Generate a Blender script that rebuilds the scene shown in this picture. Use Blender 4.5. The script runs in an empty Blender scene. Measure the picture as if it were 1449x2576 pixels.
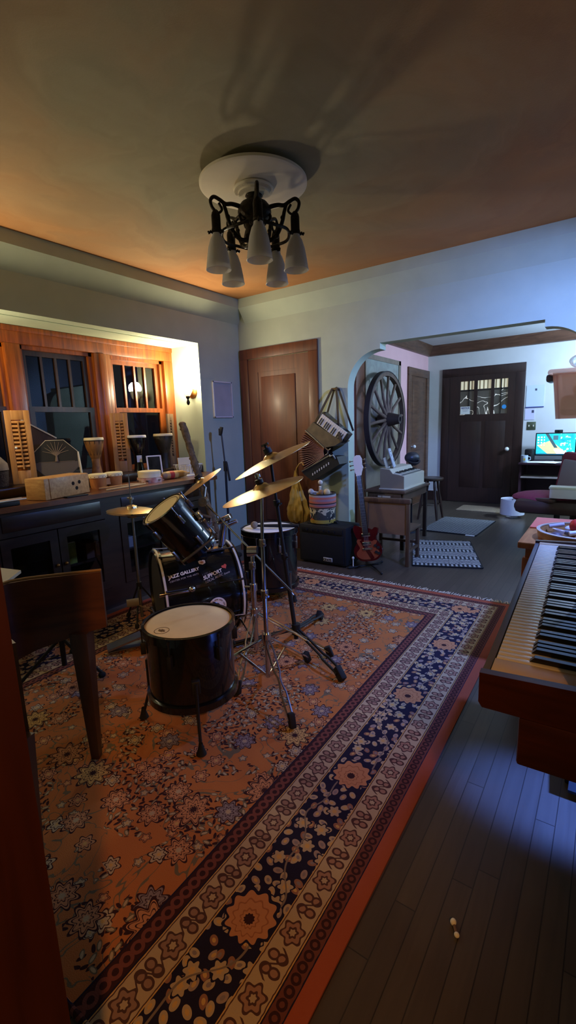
import bpy, bmesh, math, random
from mathutils import Vector as V, Matrix as M
random.seed(7)
pi=math.pi; rad=math.radians
sc=bpy.context.scene; col=sc.collection
# ------------------------------------------------------------------ helpers
def L(r,g,b):
    f=lambda c:(c/255/12.92) if c/255<=.04045 else ((c/255+.055)/1.055)**2.4
    return (f(r),f(g),f(b),1)
def frame(axis):
    z=V(axis).normalized(); a=V((0,0,1)) if abs(z.z)<.95 else V((1,0,0))
    x=a.cross(z).normalized(); y=z.cross(x); return x,y,z
class MB:
    def __init__(s): s.bm=bmesh.new()
    def face(s,vs):
        try: return s.bm.faces.new(vs)
        except ValueError: return None
    def box(s,c,d,m=None,bev=0):
        m=m or M.Identity(3); c=V(c); vs=[]
        for i in (-1,1):
            for j in (-1,1):
                for k in (-1,1): vs.append(s.bm.verts.new(c+m@V((i*d[0]/2,j*d[1]/2,k*d[2]/2))))
        q=[(0,1,3,2),(4,6,7,5),(0,4,5,1),(2,3,7,6),(0,2,6,4),(1,5,7,3)]
        fs=[s.face([vs[i] for i in f]) for f in q]
        if bev: 
            es=list({e for f in fs for e in f.edges})
            bmesh.ops.bevel(s.bm,geom=es,offset=bev,segments=2,affect='EDGES',profile=.5)
        return s
    def b(s,x0,x1,y0,y1,z0,z1,bev=0): return s.box(((x0+x1)/2,(y0+y1)/2,(z0+z1)/2),(x1-x0,y1-y0,z1-z0),None,bev)
    def bar(s,p,q,w,h,up=(0,0,1),bev=0):
        p=V(p);q=V(q);z=(q-p).normalized();u=V(up);x=u.cross(z)
        if x.length<1e-4: x=V((1,0,0)).cross(z)
        x.normalize();y=z.cross(x);m=M((x,y,z)).transposed()
        return s.box((p+q)/2,(w,h,(q-p).length),m,bev)
    def tube(s,pts,r,seg=8,closed=False,cap=True):
        pts=[V(p) for p in pts];n=len(pts);rs=r if isinstance(r,(list,tuple)) else [r]*n
        T=[]
        for i in range(n):
            a=pts[i-1] if (i>0 or closed) else pts[i]; b=pts[(i+1)%n] if (i<n-1 or closed) else pts[i]
            T.append((b-a).normalized())
        x,y,_=frame(T[0]);rings=[]
        for i in range(n):
            x=(x-T[i]*x.dot(T[i])).normalized();y=T[i].cross(x)
            rings.append([s.bm.verts.new(pts[i]+(x*math.cos(2*pi*k/seg)+y*math.sin(2*pi*k/seg))*rs[i]) for k in range(seg)])
        for i in range(n if closed else n-1):
            A=rings[i];B=rings[(i+1)%n]
            for k in range(seg): s.face([A[k],A[(k+1)%seg],B[(k+1)%seg],B[k]])
        if cap and not closed:
            s.face(rings[0][::-1]);s.face(rings[-1])
        return s
    def stube(s,pts,r,seg=8,n=5):
        P=[V(p) for p in pts];k=len(P);rs=r if isinstance(r,(list,tuple)) else [r]*k;o=[];ro=[]
        for i in range(k-1):
            p0,p1,p2,p3=P[max(i-1,0)],P[i],P[i+1],P[min(i+2,k-1)]
            for j in range(n):
                t=j/n;o.append(.5*((2*p1)+(p2-p0)*t+(2*p0-5*p1+4*p2-p3)*t*t+(3*p1-p0-3*p2+p3)*t**3));ro.append(rs[i]+(rs[i+1]-rs[i])*t)
        return s.tube(o+[P[-1]],ro+[rs[-1]],seg)
    def cyl(s,p,q,r,r2=None,seg=20): return s.tube([p,q],[r,r if r2 is None else r2],seg)
    def lathe(s,prof,o=(0,0,0),axis=(0,0,1),seg=32,closed=False):
        o=V(o);x,y,z=frame(axis);rings=[]
        for r,h in prof:
            if r<1e-5: rings.append([s.bm.verts.new(o+z*h)])
            else: rings.append([s.bm.verts.new(o+z*h+(x*math.cos(2*pi*k/seg)+y*math.sin(2*pi*k/seg))*r) for k in range(seg)])
        pr=list(zip(rings,rings[1:]+([rings[0]] if closed else [])))
        if not closed: pr=list(zip(rings,rings[1:]))
        for A,B in pr:
            for k in range(seg):
                a,b=A[k%len(A)],A[(k+1)%len(A)];c,d=B[(k+1)%len(B)],B[k%len(B)]
                u=[]
                for v in (a,b,c,d):
                    if v not in u:u.append(v)
                if len(u)>2: s.face(u)
        return s
    def prism(s,poly,ext):
        ext=V(ext);A=[s.bm.verts.new(V(p)) for p in poly];B=[s.bm.verts.new(V(p)+ext) for p in poly]
        n=len(A);s.face(A);s.face(B[::-1])
        for i in range(n): s.face([A[i],B[i],B[(i+1)%n],A[(i+1)%n]])
        return s
    def ball(s,c,r,seg=16,rings=10,m=None):
        c=V(c);r=V((r,r,r)) if not isinstance(r,(tuple,list)) else V(r);m=m or M.Identity(3);R_=[]
        for i in range(rings+1):
            t=pi*i/rings
            if i in(0,rings): R_.append([s.bm.verts.new(c+m@V((0,0,r.z*math.cos(t))))])
            else: R_.append([s.bm.verts.new(c+m@V((r.x*math.sin(t)*math.cos(2*pi*k/seg),r.y*math.sin(t)*math.sin(2*pi*k/seg),r.z*math.cos(t)))) for k in range(seg)])
        for A,B in zip(R_,R_[1:]):
            for k in range(seg):
                u=[]
                for v in (A[k%len(A)],A[(k+1)%len(A)],B[(k+1)%len(B)],B[k%len(B)]):
                    if v not in u:u.append(v)
                if len(u)>2:s.face(u)
        return s
    def grid(s,fn,nu,nv):
        g=[[s.bm.verts.new(V(fn(i/nu,j/nv))) for j in range(nv+1)] for i in range(nu+1)]
        for i in range(nu):
            for j in range(nv): s.face([g[i][j],g[i+1][j],g[i+1][j+1],g[i][j+1]])
        return s
    def quad(s,*p): s.face([s.bm.verts.new(V(q)) for q in p]);return s
    def mesh(s,name,smooth=35):
        bm=s.bm;bmesh.ops.recalc_face_normals(bm,faces=bm.faces[:]);me=bpy.data.meshes.new(name);bm.to_mesh(me);bm.free()
        if smooth:
            me.polygons.foreach_set('use_smooth',[True]*len(me.polygons))
            me.set_sharp_from_angle(angle=rad(smooth))
        return me
TM={}
def setp(o,label=None,cat=None,group=None,kind=None):
    if label:o['label']=label
    if cat:o['category']=cat
    if group:o['group']=group
    if kind:o['kind']=kind
    return o
def thing(name,label,cat,loc,rz=0,group=None,kind=None):
    o=bpy.data.objects.new(name,None);col.objects.link(o);o.empty_display_size=.05
    o.location=loc;o.rotation_euler=(0,0,rad(rz));TM[o]=M.Translation(V(loc))@M.Rotation(rad(rz),4,'Z')
    return setp(o,label,cat,group,kind)
def part(name,mb,mat,parent,local=False,smooth=35,label=None):
    o=bpy.data.objects.new(name,mb.mesh(name,smooth) if isinstance(mb,MB) else mb);col.objects.link(o)
    if mat:o.data.materials.append(mat)
    if parent is not None:
        o.parent=parent;TM[o]=TM[parent]
        if parent.type=='EMPTY' and not local:o.matrix_parent_inverse=TM[parent].inverted()
    else: TM[o]=M.Identity(4)
    if label:o['label']=label
    return o
def single(name,mb,mat,label,cat,group=None,kind=None,smooth=35):
    o=part(name,mb,mat,None,smooth=smooth);return setp(o,label,cat,group,kind)
def struct(name,mb,mat,smooth=35):
    o=part(name,mb,mat,None,smooth=smooth);o['kind']='structure';return o
def kids(o): return [c for c in col.objects if c.parent==o]
def dup(root,loc,rz=None,label=None,group=None):
    def rec(o,p):
        c=o.copy();col.objects.link(c)
        if p is not None:c.parent=p
        for k in kids(o):rec(k,c)
        return c
    r=rec(root,None);r.location=loc
    if rz is not None:r.rotation_euler=(0,0,rad(rz))
    if label:r['label']=label
    if group:r['group']=group
    return r
def textmesh(s,size,font_off=0.0,ext=.0004):
    cu=bpy.data.curves.new('t','FONT');cu.body=s;cu.size=size;cu.offset=font_off;cu.extrude=ext
    o=bpy.data.objects.new('t',cu);col.objects.link(o);dg=bpy.context.evaluated_depsgraph_get()
    me=bpy.data.meshes.new_from_object(o.evaluated_get(dg));col.objects.unlink(o);bpy.data.objects.remove(o);return me
def place_text(me,fn):
    for v in me.vertices:v.co=fn(v.co)
    return me
# ------------------------------------------------------------------ materials
def newmat(name):
    m=bpy.data.materials.new(name);m.use_nodes=True;nt=m.node_tree
    return m,nt,nt.nodes['Principled BSDF']
def N(nt,t,**kw):
    n=nt.nodes.new(t)
    for k,v in kw.items():setattr(n,k,v)
    return n
def mat(name,c,rough=.5,metal=0,nz=None,bump=None,emit=None,trans=0,alpha=1,ior=1.45,coat=0,spec=.5):
    m,nt,b=newmat(name)
    b.inputs['Base Color'].default_value=c;b.inputs['Roughness'].default_value=rough;b.inputs['Metallic'].default_value=metal
    b.inputs['Transmission Weight'].default_value=trans;b.inputs['Alpha'].default_value=alpha;b.inputs['IOR'].default_value=ior
    b.inputs['Coat Weight'].default_value=coat;b.inputs['Specular IOR Level'].default_value=spec
    if emit:
        b.inputs['Emission Color'].default_value=emit[0];b.inputs['Emission Strength'].default_value=emit[1]
    if nz or bump:
        tc=N(nt,'ShaderNodeTexCoord')
    if nz:
        n=N(nt,'ShaderNodeTexNoise');n.inputs['Scale'].default_value=nz[0];n.inputs['Detail'].default_value=6
        nt.links.new(tc.outputs['Object'],n.inputs['Vector'])
        r=N(nt,'ShaderNodeValToRGB');r.color_ramp.elements[0].position=.3;r.color_ramp.elements[1].position=.7
        a=nz[1];r.color_ramp.elements[0].color=tuple(x*(1-a) for x in c[:3])+(1,);r.color_ramp.elements[1].color=(nz[2] if len(nz)>2 else tuple(min(1,x*(1+a)) for x in c[:3])+(1,))
        nt.links.new(n.outputs['Fac'],r.inputs['Fac']);nt.links.new(r.outputs['Color'],b.inputs['Base Color'])
    if bump:
        n=N(nt,'ShaderNodeTexNoise');n.inputs['Scale'].default_value=bump[0];n.inputs['Detail'].default_value=4
        nt.links.new(tc.outputs['Object'],n.inputs['Vector'])
        bp=N(nt,'ShaderNodeBump');bp.inputs['Strength'].default_value=bump[1];bp.inputs['Distance'].default_value=.01
        nt.links.new(n.outputs['Fac'],bp.inputs['Height']);nt.links.new(bp.outputs['Normal'],b.inputs['Normal'])
    return m
def wood(name,c1,c2,stretch=(20,20,1.5),rough=.38,coat=.2):
    m,nt,b=newmat(name);tc=N(nt,'ShaderNodeTexCoord');mp=N(nt,'ShaderNodeMapping');mp.inputs['Scale'].default_value=stretch
    nt.links.new(tc.outputs['Object'],mp.inputs['Vector'])
    n=N(nt,'ShaderNodeTexNoise');n.inputs['Scale'].default_value=1.6;n.inputs['Detail'].default_value=8;n.inputs['Distortion'].default_value=.6
    nt.links.new(mp.outputs['Vector'],n.inputs['Vector'])
    r=N(nt,'ShaderNodeValToRGB');r.color_ramp.elements[0].position=.32;r.color_ramp.elements[1].position=.68
    r.color_ramp.elements[0].color=c1;r.color_ramp.elements[1].color=c2
    nt.links.new(n.outputs['Fac'],r.inputs['Fac']);nt.links.new(r.outputs['Color'],b.inputs['Base Color'])
    bp=N(nt,'ShaderNodeBump');bp.inputs['Strength'].default_value=.08;bp.inputs['Distance'].default_value=.004
    nt.links.new(n.outputs['Fac'],bp.inputs['Height']);nt.links.new(bp.outputs['Normal'],b.inputs['Normal'])
    b.inputs['Roughness'].default_value=rough;b.inputs['Coat Weight'].default_value=coat;b.inputs['Coat Roughness'].default_value=.25
    return m
class X:                                   # small expression wrapper over Math nodes
    nt=None
    def __init__(s,k):s.k=k
    @staticmethod
    def op(o,*a):
        n=X.nt.nodes.new('ShaderNodeMath');n.operation=o
        for i,v in enumerate(a):
            v=v.k if isinstance(v,X) else v
            if isinstance(v,(int,float)):n.inputs[i].default_value=v
            else:X.nt.links.new(v,n.inputs[i])
        return X(n.outputs[0])
    def __add__(s,o):return X.op('ADD',s,o)
    __radd__=__add__
    def __sub__(s,o):return X.op('SUBTRACT',s,o)
    def __rsub__(s,o):return X.op('SUBTRACT',o,s)
    def __mul__(s,o):return X.op('MULTIPLY',s,o)
    __rmul__=__mul__
    def __truediv__(s,o):return X.op('DIVIDE',s,o)
    def __lt__(s,o):return X.op('LESS_THAN',s,o)
    def __gt__(s,o):return X.op('GREATER_THAN',s,o)
    def abs(s):return X.op('ABSOLUTE',s)
    def floor(s):return X.op('FLOOR',s)
    def fract(s):return X.op('FRACT',s)
    def sin(s):return X.op('SINE',s)
    def cos(s):return X.op('COSINE',s)
    def sqrt(s):return X.op('SQRT',s)
xmin=lambda a,b:X.op('MINIMUM',a,b)
xmax=lambda a,b:X.op('MAXIMUM',a,b)
atan2=lambda a,b:X.op('ARCTAN2',a,b)
def hyp(a,b):return (a*a+b*b).sqrt()
def sel(m,a,b):return b+(a-b)*m
def cmix(f,a,b):                           # colour mix, f=1 gives b
    n=X.nt.nodes.new('ShaderNodeMix');n.data_type='RGBA'
    for v,i in((f,0),(a,6),(b,7)):
        v=v.k if isinstance(v,X) else v
        if isinstance(v,(int,float,tuple)):n.inputs[i].default_value=v
        else:X.nt.links.new(v,n.inputs[i])
    return n.outputs[2]
def vec(a,b,c=0.0):
    n=X.nt.nodes.new('ShaderNodeCombineXYZ')
    for i,v in enumerate((a,b,c)):
        if isinstance(v,X):X.nt.links.new(v.k,n.inputs[i])
        else:n.inputs[i].default_value=v
    return n.outputs[0]
def coords():
    tc=X.nt.nodes.new('ShaderNodeTexCoord');s=X.nt.nodes.new('ShaderNodeSeparateXYZ')
    X.nt.links.new(tc.outputs['Object'],s.inputs[0]);return [X(s.outputs[i]) for i in range(3)]+[tc.outputs['Object']]
def noise(v,scale,detail=3,dist=0):
    n=X.nt.nodes.new('ShaderNodeTexNoise');n.inputs['Scale'].default_value=scale;n.inputs['Detail'].default_value=detail;n.inputs['Distortion'].default_value=dist
    X.nt.links.new(v,n.inputs['Vector']);return X(n.outputs['Fac'])
def voro(v,scale,rnd=1.0):
    n=X.nt.nodes.new('ShaderNodeTexVoronoi');n.voronoi_dimensions='2D';n.inputs['Scale'].default_value=scale;n.inputs['Randomness'].default_value=rnd
    X.nt.links.new(v,n.inputs['Vector']);s=X.nt.nodes.new('ShaderNodeSeparateXYZ');X.nt.links.new(n.outputs['Position'],s.inputs[0])
    c=X.nt.nodes.new('ShaderNodeSeparateColor');X.nt.links.new(n.outputs['Color'],c.inputs[0])
    return X(s.outputs[0]),X(s.outputs[1]),X(c.outputs[0]),X(c.outputs[1])
def bumpto(b,h,strength,dist=.01):
    n=X.nt.nodes.new('ShaderNodeBump');n.inputs['Strength'].default_value=strength;n.inputs['Distance'].default_value=dist
    X.nt.links.new(h.k,n.inputs['Height']);X.nt.links.new(n.outputs['Normal'],b.inputs['Normal'])
def rug_mat():
    m,nt,b=newmat('rug_wool');X.nt=nt;x,y,z,ov=coords();HX,HY=1.245,1.79
    salm=L(158,88,62);cream=L(170,148,118);navy=L(34,30,50);dark=L(56,32,34);tan=L(178,122,84);grey=L(128,112,112);gold=L(190,150,90);olive=L(104,92,72)
    dx=HX-x.abs();dy=HY-y.abs();d=xmin(dx,dy);side=dx<dy;s=sel(side,y,x)
    wob=(noise(ov,9,2)-.5)*.012;dw=d+(noise(ov,60,1)-.5)*.004
    # ---------- field
    c=cmix(noise(ov,2.2,3),L(156,92,52),L(178,110,60))
    def flowers(c,scale,rr,np,cols,off=0,keep=1.0,rings=3.0):
        v=vec(x+off+wob,y+off*1.7+wob);px,py,r1,r2=voro(v,scale,.85)
        ax=x+off+wob-px;ay=y+off*1.7+wob-py;r=hyp(ax,ay);th=atan2(ay,ax)
        q=r/(rr*(1.0+(th*np+r1*6.0).cos()*.22))
        on=r2<keep
        c=cmix((q<1.0)*on,c,dark)
        c=cmix((q<.86)*on*(r1<.5),c,cols[0]);c=cmix((q<.86)*on*(r1>.5),c,cols[1])
        ring=((q*rings).fract()<.22)*(q<.86)
        c=cmix(ring*on,c,dark);c=cmix((q<.2)*on,c,cols[2]);return c
    # stems and small dark leaves
    n1=noise(ov,7,2,1.2);c=cmix((((n1-.5).abs())<.012)*1.0,c,olive)
    px,py,r1,r2=voro(vec(x+wob,y+wob),38,.9);lx=x+wob-px;ly=y+wob-py;an=r1*6.28
    la=lx*an.cos()+ly*an.sin();lb=ly*an.cos()-lx*an.sin();leaf=hyp(la/.012,lb/.005)<1.0
    clus=noise(ov,3.4,2)>.52
    c=cmix(leaf*clus,c,dark)
    px,py,r1,r2=voro(vec(x+.31,y+.17),30,.9);lx=x+.31-px;ly=y+.17-py;an=r1*6.28
    la=lx*an.cos()+ly*an.sin();lb=ly*an.cos()-lx*an.sin();c=cmix((hyp(la/.015,lb/.007)<1.0)*clus*(r2<.7),c,olive);c=cmix((hyp(la/.010,lb/.004)<1.0)*clus*(r2<.7),c,cream)
    c=flowers(c,15.0,.017,5,(cream,tan,gold),.7,.32,1.6)
    c=flowers(c,9.5,.030,6,(tan,cream,gold),.37,.36,2.0)
    c=flowers(c,6.0,.046,8,(tan,grey,cream),.23,.42,3.0)
    c=flowers(c,3.6,.066,9,(gold,tan,dark),1.31,.40,4.0)
    fld=d
    # ---------- guards and bands, from the field outward
    def motif(base,inner,outl,d0,d1,L_):
        vv=(dw-(d0+d1)/2)/((d1-d0)/2);u0=s/L_;cell=u0.floor();u=(u0.fract()-.5)*2.0
        alt=(cell*.5).fract()>.25
        k=L_/(d1-d0);r=hyp(u*k,vv);th=atan2(vv,u*k)
        q=r/(1.0+(th*6.0).cos()*.16);
        cc=cmix((q<.74)*alt,base,outl);cc=cmix((q<.6)*alt,cc,inner);cc=cmix((q<.34)*alt,cc,outl);cc=cmix((q<.2)*alt,cc,base)
        v2=hyp((u.abs()-.42)*k*1.1,(vv.abs()-.3)*.9)
        na=1.0-alt
        cc=cmix((v2<.36)*na,cc,outl);cc=cmix((v2<.22)*na,cc,inner)
        vine=((vv-(u0*6.283).sin()*.55).abs()<.1);cc=cmix(vine*na,cc,outl)
        cc=cmix(vv.abs()>.86,cc,outl);cc=cmix(vv.abs()>.93,cc,gold)
        return cc
    def dots(base,dot,d0,d1,L_):
        vv=(dw-(d0+d1)/2)/((d1-d0)/2);u=((s/L_).fract()-.5)*2.0*(L_/(d1-d0));r=hyp(u,vv)
        cc=cmix(r<.62,base,dot);cc=cmix(r<.3,cc,base);return cmix(vv.abs()>.85,cc,navy)
    g2=dots(dark,L(112,64,56),.425,.485,.034)
    c2=motif(cream,L(140,108,92),L(78,54,50),.335,.425,.075)
    # main navy band
    nb=navy;v=vec(s+wob,d+wob)
    px,py,r1,r2=voro(v,27,.8);ax=s+wob-px;ay=d+wob-py;an=r1*6.28;la=ax*an.cos()+ay*an.sin();lb=ay*an.cos()-ax*an.sin()
    q=hyp(la/.0155,lb/.0105);cols=cmix(r2>.5,L(150,128,116),cream);cols=cmix(r2<.22,cols,L(140,98,78))
    nb=cmix(q<1.0,nb,cols);nb=cmix(q<.45,nb,cmix(r1>.5,grey,gold))
    th=atan2(ay,ax);px,py,r1,r2=voro(vec(s+.11,d+.07),14,.8);ax=s+.11-px;ay=d+.07-py;th=atan2(ay,ax);q=hyp(ax,ay)/(.020*(1.0+(th*6.0).cos()*.2))
    on=r2<.45;nb=cmix((q<1.25)*on,nb,navy);nb=cmix((q<1.0)*on,nb,cream);nb=cmix((q<.42)*on,nb,gold)
    vn=((d-.2525-(s*9.0+(s*23.0).sin()*.5).sin()*.055).abs()<.003);nb=cmix(vn,nb,L(120,104,92))
    u=((s/.62).fract()-.5)*.62;v_=d-.2525;th=atan2(v_,u);q=hyp(u,v_)/(.066*(1.0+(th*11.0).cos()*.1+(th).cos()*.18))
    nb=cmix(q<1.15,nb,navy);nb=cmix(q<1.0,nb,tan);nb=cmix(((q*3.0).fract()<.2)*(q<.8),nb,L(150,96,66));nb=cmix(q<.22,nb,dark)
    c1=motif(cream,L(150,112,92),L(78,52,48),.09,.175,.085)
    g1=dots(L(104,60,52),dark,.045,.09,.030)
    out=L(150,76,54)
    c=cmix(fld<.485,c,g2);c=cmix(d<.425,c,c2);c=cmix(d<.335,c,nb);c=cmix(d<.175,c,c1);c=cmix(d<.09,c,g1);c=cmix(d<.045,c,out)
    nt.links.new(c,b.inputs['Base Color']);b.inputs['Roughness'].default_value=.95;b.inputs['Specular IOR Level'].default_value=.1
    bumpto(b,noise(ov,320,2),.35,.004);return m
def floor_mat():
    m,nt,b=newmat('oak_floor');X.nt=nt;x,y,z,ov=coords();w=.058
    u=x/w;i=u.floor();f=u.fract();rv=((i*12.9898).sin()*43758.5).fract().abs()
    yy=y+rv*3.0;j=(yy/1.1).floor();g=(yy/1.1).fract();r2=(((i*7.13+j*3.7)).sin()*4375.5).fract().abs()
    gr=noise(vec(x*22.0,y*1.4,r2*9.0),2.0,6,.5)
    c=cmix(gr,L(58,48,40),L(96,84,70));c=cmix(r2*.75,c,L(64,54,46))
    edge=xmax((f-.5).abs()>.475,(g-.5).abs()>.4985);c=cmix(edge*.8,c,L(30,22,18))
    nt.links.new(c,b.inputs['Base Color']);b.inputs['Roughness'].default_value=.36
    bumpto(b,gr*.4-edge,.25,.002);return m
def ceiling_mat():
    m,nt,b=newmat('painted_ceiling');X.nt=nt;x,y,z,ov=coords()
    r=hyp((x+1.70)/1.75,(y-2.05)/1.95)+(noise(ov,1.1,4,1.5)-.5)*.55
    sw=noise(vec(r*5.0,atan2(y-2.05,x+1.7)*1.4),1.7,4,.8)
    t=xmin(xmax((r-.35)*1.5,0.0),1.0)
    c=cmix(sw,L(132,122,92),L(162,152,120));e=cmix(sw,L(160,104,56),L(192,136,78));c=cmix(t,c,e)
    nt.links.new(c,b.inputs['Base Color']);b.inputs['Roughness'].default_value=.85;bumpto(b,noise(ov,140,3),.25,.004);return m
def mat_weave(name,a,bc,c3,k):
    m,nt,b=newmat(name);X.nt=nt;x,y,z,ov=coords()
    band=(y*k).floor();f=(y*k).fract();par=(band*.5).fract()>.25
    chev=((y*k*3.2+((x*10.0).fract()-.5).abs()*2.4).fract()<.5);bars=(((x*26.0).fract()<.5)*((f-.55).abs()<.32))
    c=cmix(chev*par,a,bc);c=cmix(bars*(1.0-par),c,c3);c=cmix(f<.09,c,bc);c=cmix(noise(ov,90,2)>.62,c,a);nt.links.new(c,b.inputs['Base Color']);b.inputs['Roughness'].default_value=.95
    bumpto(b,noise(ov,200,2),.5,.004);return m
W_=L
sage=mat('sage_wall_paint',L(176,186,160),.75,nz=(6,.04),bump=(180,.05))
bwall=mat('pale_wall_paint',L(206,206,204),.75,nz=(5,.03),bump=(160,.05))
pinkw=mat('pink_wall',L(222,172,174),.75,nz=(5,.03))  # even pink base colour of the wheel wall
white=mat('white_paint',L(226,222,212),.6,nz=(8,.03))
plast=mat('medallion_plaster',L(226,214,190),.8,nz=(7,.05))
oak=wood('orange_oak',L(104,46,9),L(152,76,15),(24,24,1.6))
oakh=wood('orange_oak_horizontal',L(128,66,24),L(176,104,44),(24,1.6,24))
door_w=wood('fir_door',L(84,42,17),L(110,58,25),(18,18,1.0),.5,.1)
dkwood=wood('dark_walnut',L(30,18,12),L(48,30,20),(18,1.6,18),.35,.3)
dkv=wood('dark_walnut_vertical',L(40,25,18),L(64,40,27),(20,20,1.5),.35,.3)
frontw=wood('front_door_wood',L(38,23,20),L(54,33,27),(18,18,1.2),.4)
browntr=wood('brown_trim',L(76,50,36),L(104,72,52),(3,3,20),.45)
light_w=wood('pale_box_wood',L(176,122,66),L(206,156,96),(4,30,30),.5,.1)
mid_w=wood('mid_brown_wood',L(72,47,31),L(96,68,47),(20,3,3),.5)
red_w=wood('red_brown_wood',L(100,46,26),L(132,66,38),(4,20,20),.4,.3)
hon_w=wood('honey_wood',L(160,96,48),L(196,128,70),(18,3,3),.4,.2)
shut_w=wood('shutter_wood',L(172,112,54),L(204,146,84),(22,22,2),.45)
desk_w=wood('console_wood',L(70,36,20),L(98,54,30),(3,3,18),.4)
deskd=wood('console_leg_wood',L(58,32,20),L(84,48,30),(20,20,2),.4)
black=mat('black_lacquer',L(10,10,13),.22,coat=.5)
blackm=mat('black_matte',L(18,18,20),.6)
rubber=mat('black_rubber',L(14,14,14),.8)
tolex=mat('black_tolex',L(20,20,22),.65,bump=(260,.3))
cloth=mat('black_grille_cloth',L(15,15,17),.9,bump=(500,.4))
chrome=mat('chrome',L(205,205,208),.16,1)
steel=mat('worn_steel',L(150,148,145),.35,1)
bronze=mat('cymbal_bronze',L(214,192,142),.3,1,nz=(30,.08))
head=mat('drum_head',L(226,206,160),.55,nz=(9,.06))
headw=mat('coated_white_head',L(220,214,208),.6,nz=(14,.08))
dbz=mat('dark_bronze',L(40,34,24),.45,.8,nz=(40,.5),bump=(90,.3))
frost=mat('frosted_glass',L(226,222,218),.5,trans=.45,alpha=1,spec=.5)
clearg=mat('clear_glass',L(240,240,240),.04,trans=1,ior=1.45)
pane_m,pnt,pb=newmat('window_pane')
_t=N(pnt,'ShaderNodeBsdfTransparent');_g=N(pnt,'ShaderNodeBsdfGlossy');_g.inputs['Roughness'].default_value=.015;_f=N(pnt,'ShaderNodeFresnel');_f.inputs['IOR'].default_value=1.5;_x=N(pnt,'ShaderNodeMixShader')
_t.inputs[0].default_value=(.85,.87,.88,1)
pnt.links.new(_f.outputs[0],_x.inputs[0]);pnt.links.new(_t.outputs[0],_x.inputs[1]);pnt.links.new(_g.outputs[0],_x.inputs[2]);pnt.links.new(_x.outputs[0],[n for n in pnt.nodes if n.type=='OUTPUT_MATERIAL'][0].inputs[0])
bulb_m=mat('lit_bulb',L(255,240,210),.5,emit=((1,.80,.52,1),60))
brass=mat('aged_brass',L(150,110,58),.35,.9)
ivory=mat('ivory_keys',L(224,216,198),.22,coat=.5)
keyblack=mat('black_keys',L(12,12,14),.3,coat=.4)
paper=mat('paper',L(226,224,218),.8)
cream=mat('cream_paint',L(208,198,174),.5)
ctan=mat('tan_side_paint',L(150,130,106),.55)
yelbag=mat('yellow_plastic',L(206,170,84),.35,trans=.25,nz=(18,.2))
red=mat('red_plastic',L(196,44,36),.4)
guitred=mat('cherry_lacquer',L(80,8,12),.16,coat=.8)
burst=mat('amber_guitar_face',L(150,70,42),.18,coat=.8)
rosew=mat('rosewood',L(34,22,18),.4)
mag=mat('magenta_upholstery',L(128,44,70),.75,nz=(40,.12),bump=(200,.2))
greyf=mat('grey_fabric',L(150,146,158),.85,bump=(220,.25))
brleather=mat('brown_vinyl',L(62,38,34),.5)
coral=mat('coral_sheet',L(226,116,96),.5)
bark=mat('bark',L(96,76,54),.9,nz=(26,.55),bump=(34,1.0))
tanroad=mat('doormat_fibre',L(146,128,104),.95,nz=(60,.25),bump=(200,.6))
rugm=rug_mat();floorm=floor_mat();ceilm=ceiling_mat()
weave1=mat_weave('black_white_weave',L(40,40,46),L(190,188,184),L(180,180,178),7.5)
weave2=mat_weave('grey_weave',L(64,66,70),L(150,148,144),L(120,120,120),34.0)
# ------------------------------------------------------------------ the setting
XL,YA,HC=-3.45,4.08,2.66
struct('floor',MB().b(-3.9,1.45,-1.6,8.0,-.1,0),floorm)
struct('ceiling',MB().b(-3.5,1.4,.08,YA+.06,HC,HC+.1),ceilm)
# left wall with bay
bb=MB();bb.b(XL-.12,XL,.08,.95,0,HC);bb.b(XL-.12,XL,3.455,YA,0,HC);bb.b(XL-.12,XL,.95,3.455,2.17,HC)
bb.b(-3.98,XL-.12,.83,.95,0,2.3);bb.b(-3.98,XL-.12,3.455,3.575,0,2.3);bb.b(-3.98,XL-.12,.95,3.455,2.165,2.3)
struct('wall_left',bb,sage)
struct('trim_1',MB().b(-3.98,-3.47,.952,3.453,0,.895),dkwood)
# arch wall
pts=[(XL,0),(-2.12,0),(-2.12,1.66)]
pts+=[(-1.80-.32*math.cos(t),1.66+.33*math.sin(t)) for t in [pi/2*i/14 for i in range(1,15)]]
pts+=[(-1.79,1.99),(-1.79,2.042),(-.478,2.042),(-.478,1.99)]
pts+=[(-.468+.328*math.sin(t),1.66+.33*math.cos(t)) for t in [pi/2*i/14 for i in range(0,15)]]
pts+=[(-.14,0),(1.3,0),(1.3,HC),(XL,HC)]
struct('wall_back',MB().prism([(a,YA,c) for a,c in pts],(0,.13,0)),sage,smooth=25)
struct('wall_right',MB().b(1.3,1.42,-1.6,8.0,0,HC),sage)
nb=MB();nb.b(XL,-.6,.08,.2,0,HC);nb.b(-.6,1.3,.08,.2,2.3,HC);struct('wall_front',nb,sage)
cb=MB();cb.b(-.615,-.585,.07,.235,0,2.08);cb.b(-.74,-.615,.2,.222,0,2.16)
struct('trim_2',cb,wood('doorway_casing_wood',L(46,17,7),L(64,27,10),(16,16,1.2)))
struct('wall_hall',MB().b(-1.6,-1.5,-1.6,.08,0,2.5).b(-1.5,1.3,-1.7,-1.6,0,2.5).b(-1.6,1.42,-1.7,.08,2.5,2.6),sage)
# cove crown
def crown(n,prof,ext):struct(n,MB().prism(prof,ext),sage)
crown('trim_3',[(XL,.2,2.43),(XL+.1,.2,2.57),(XL+.1,.2,HC),(XL,.2,HC)],(0,YA-.2,0))
crown('trim_4',[(XL+.1,YA,2.43),(XL+.1,YA-.1,2.57),(XL+.1,YA-.1,HC),(XL+.1,YA,HC)],(4.65,0,0))
struct('baseboard_back',MB().b(-2.44,-2.12,YA-.02,YA,0,.16),door_w)
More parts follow.
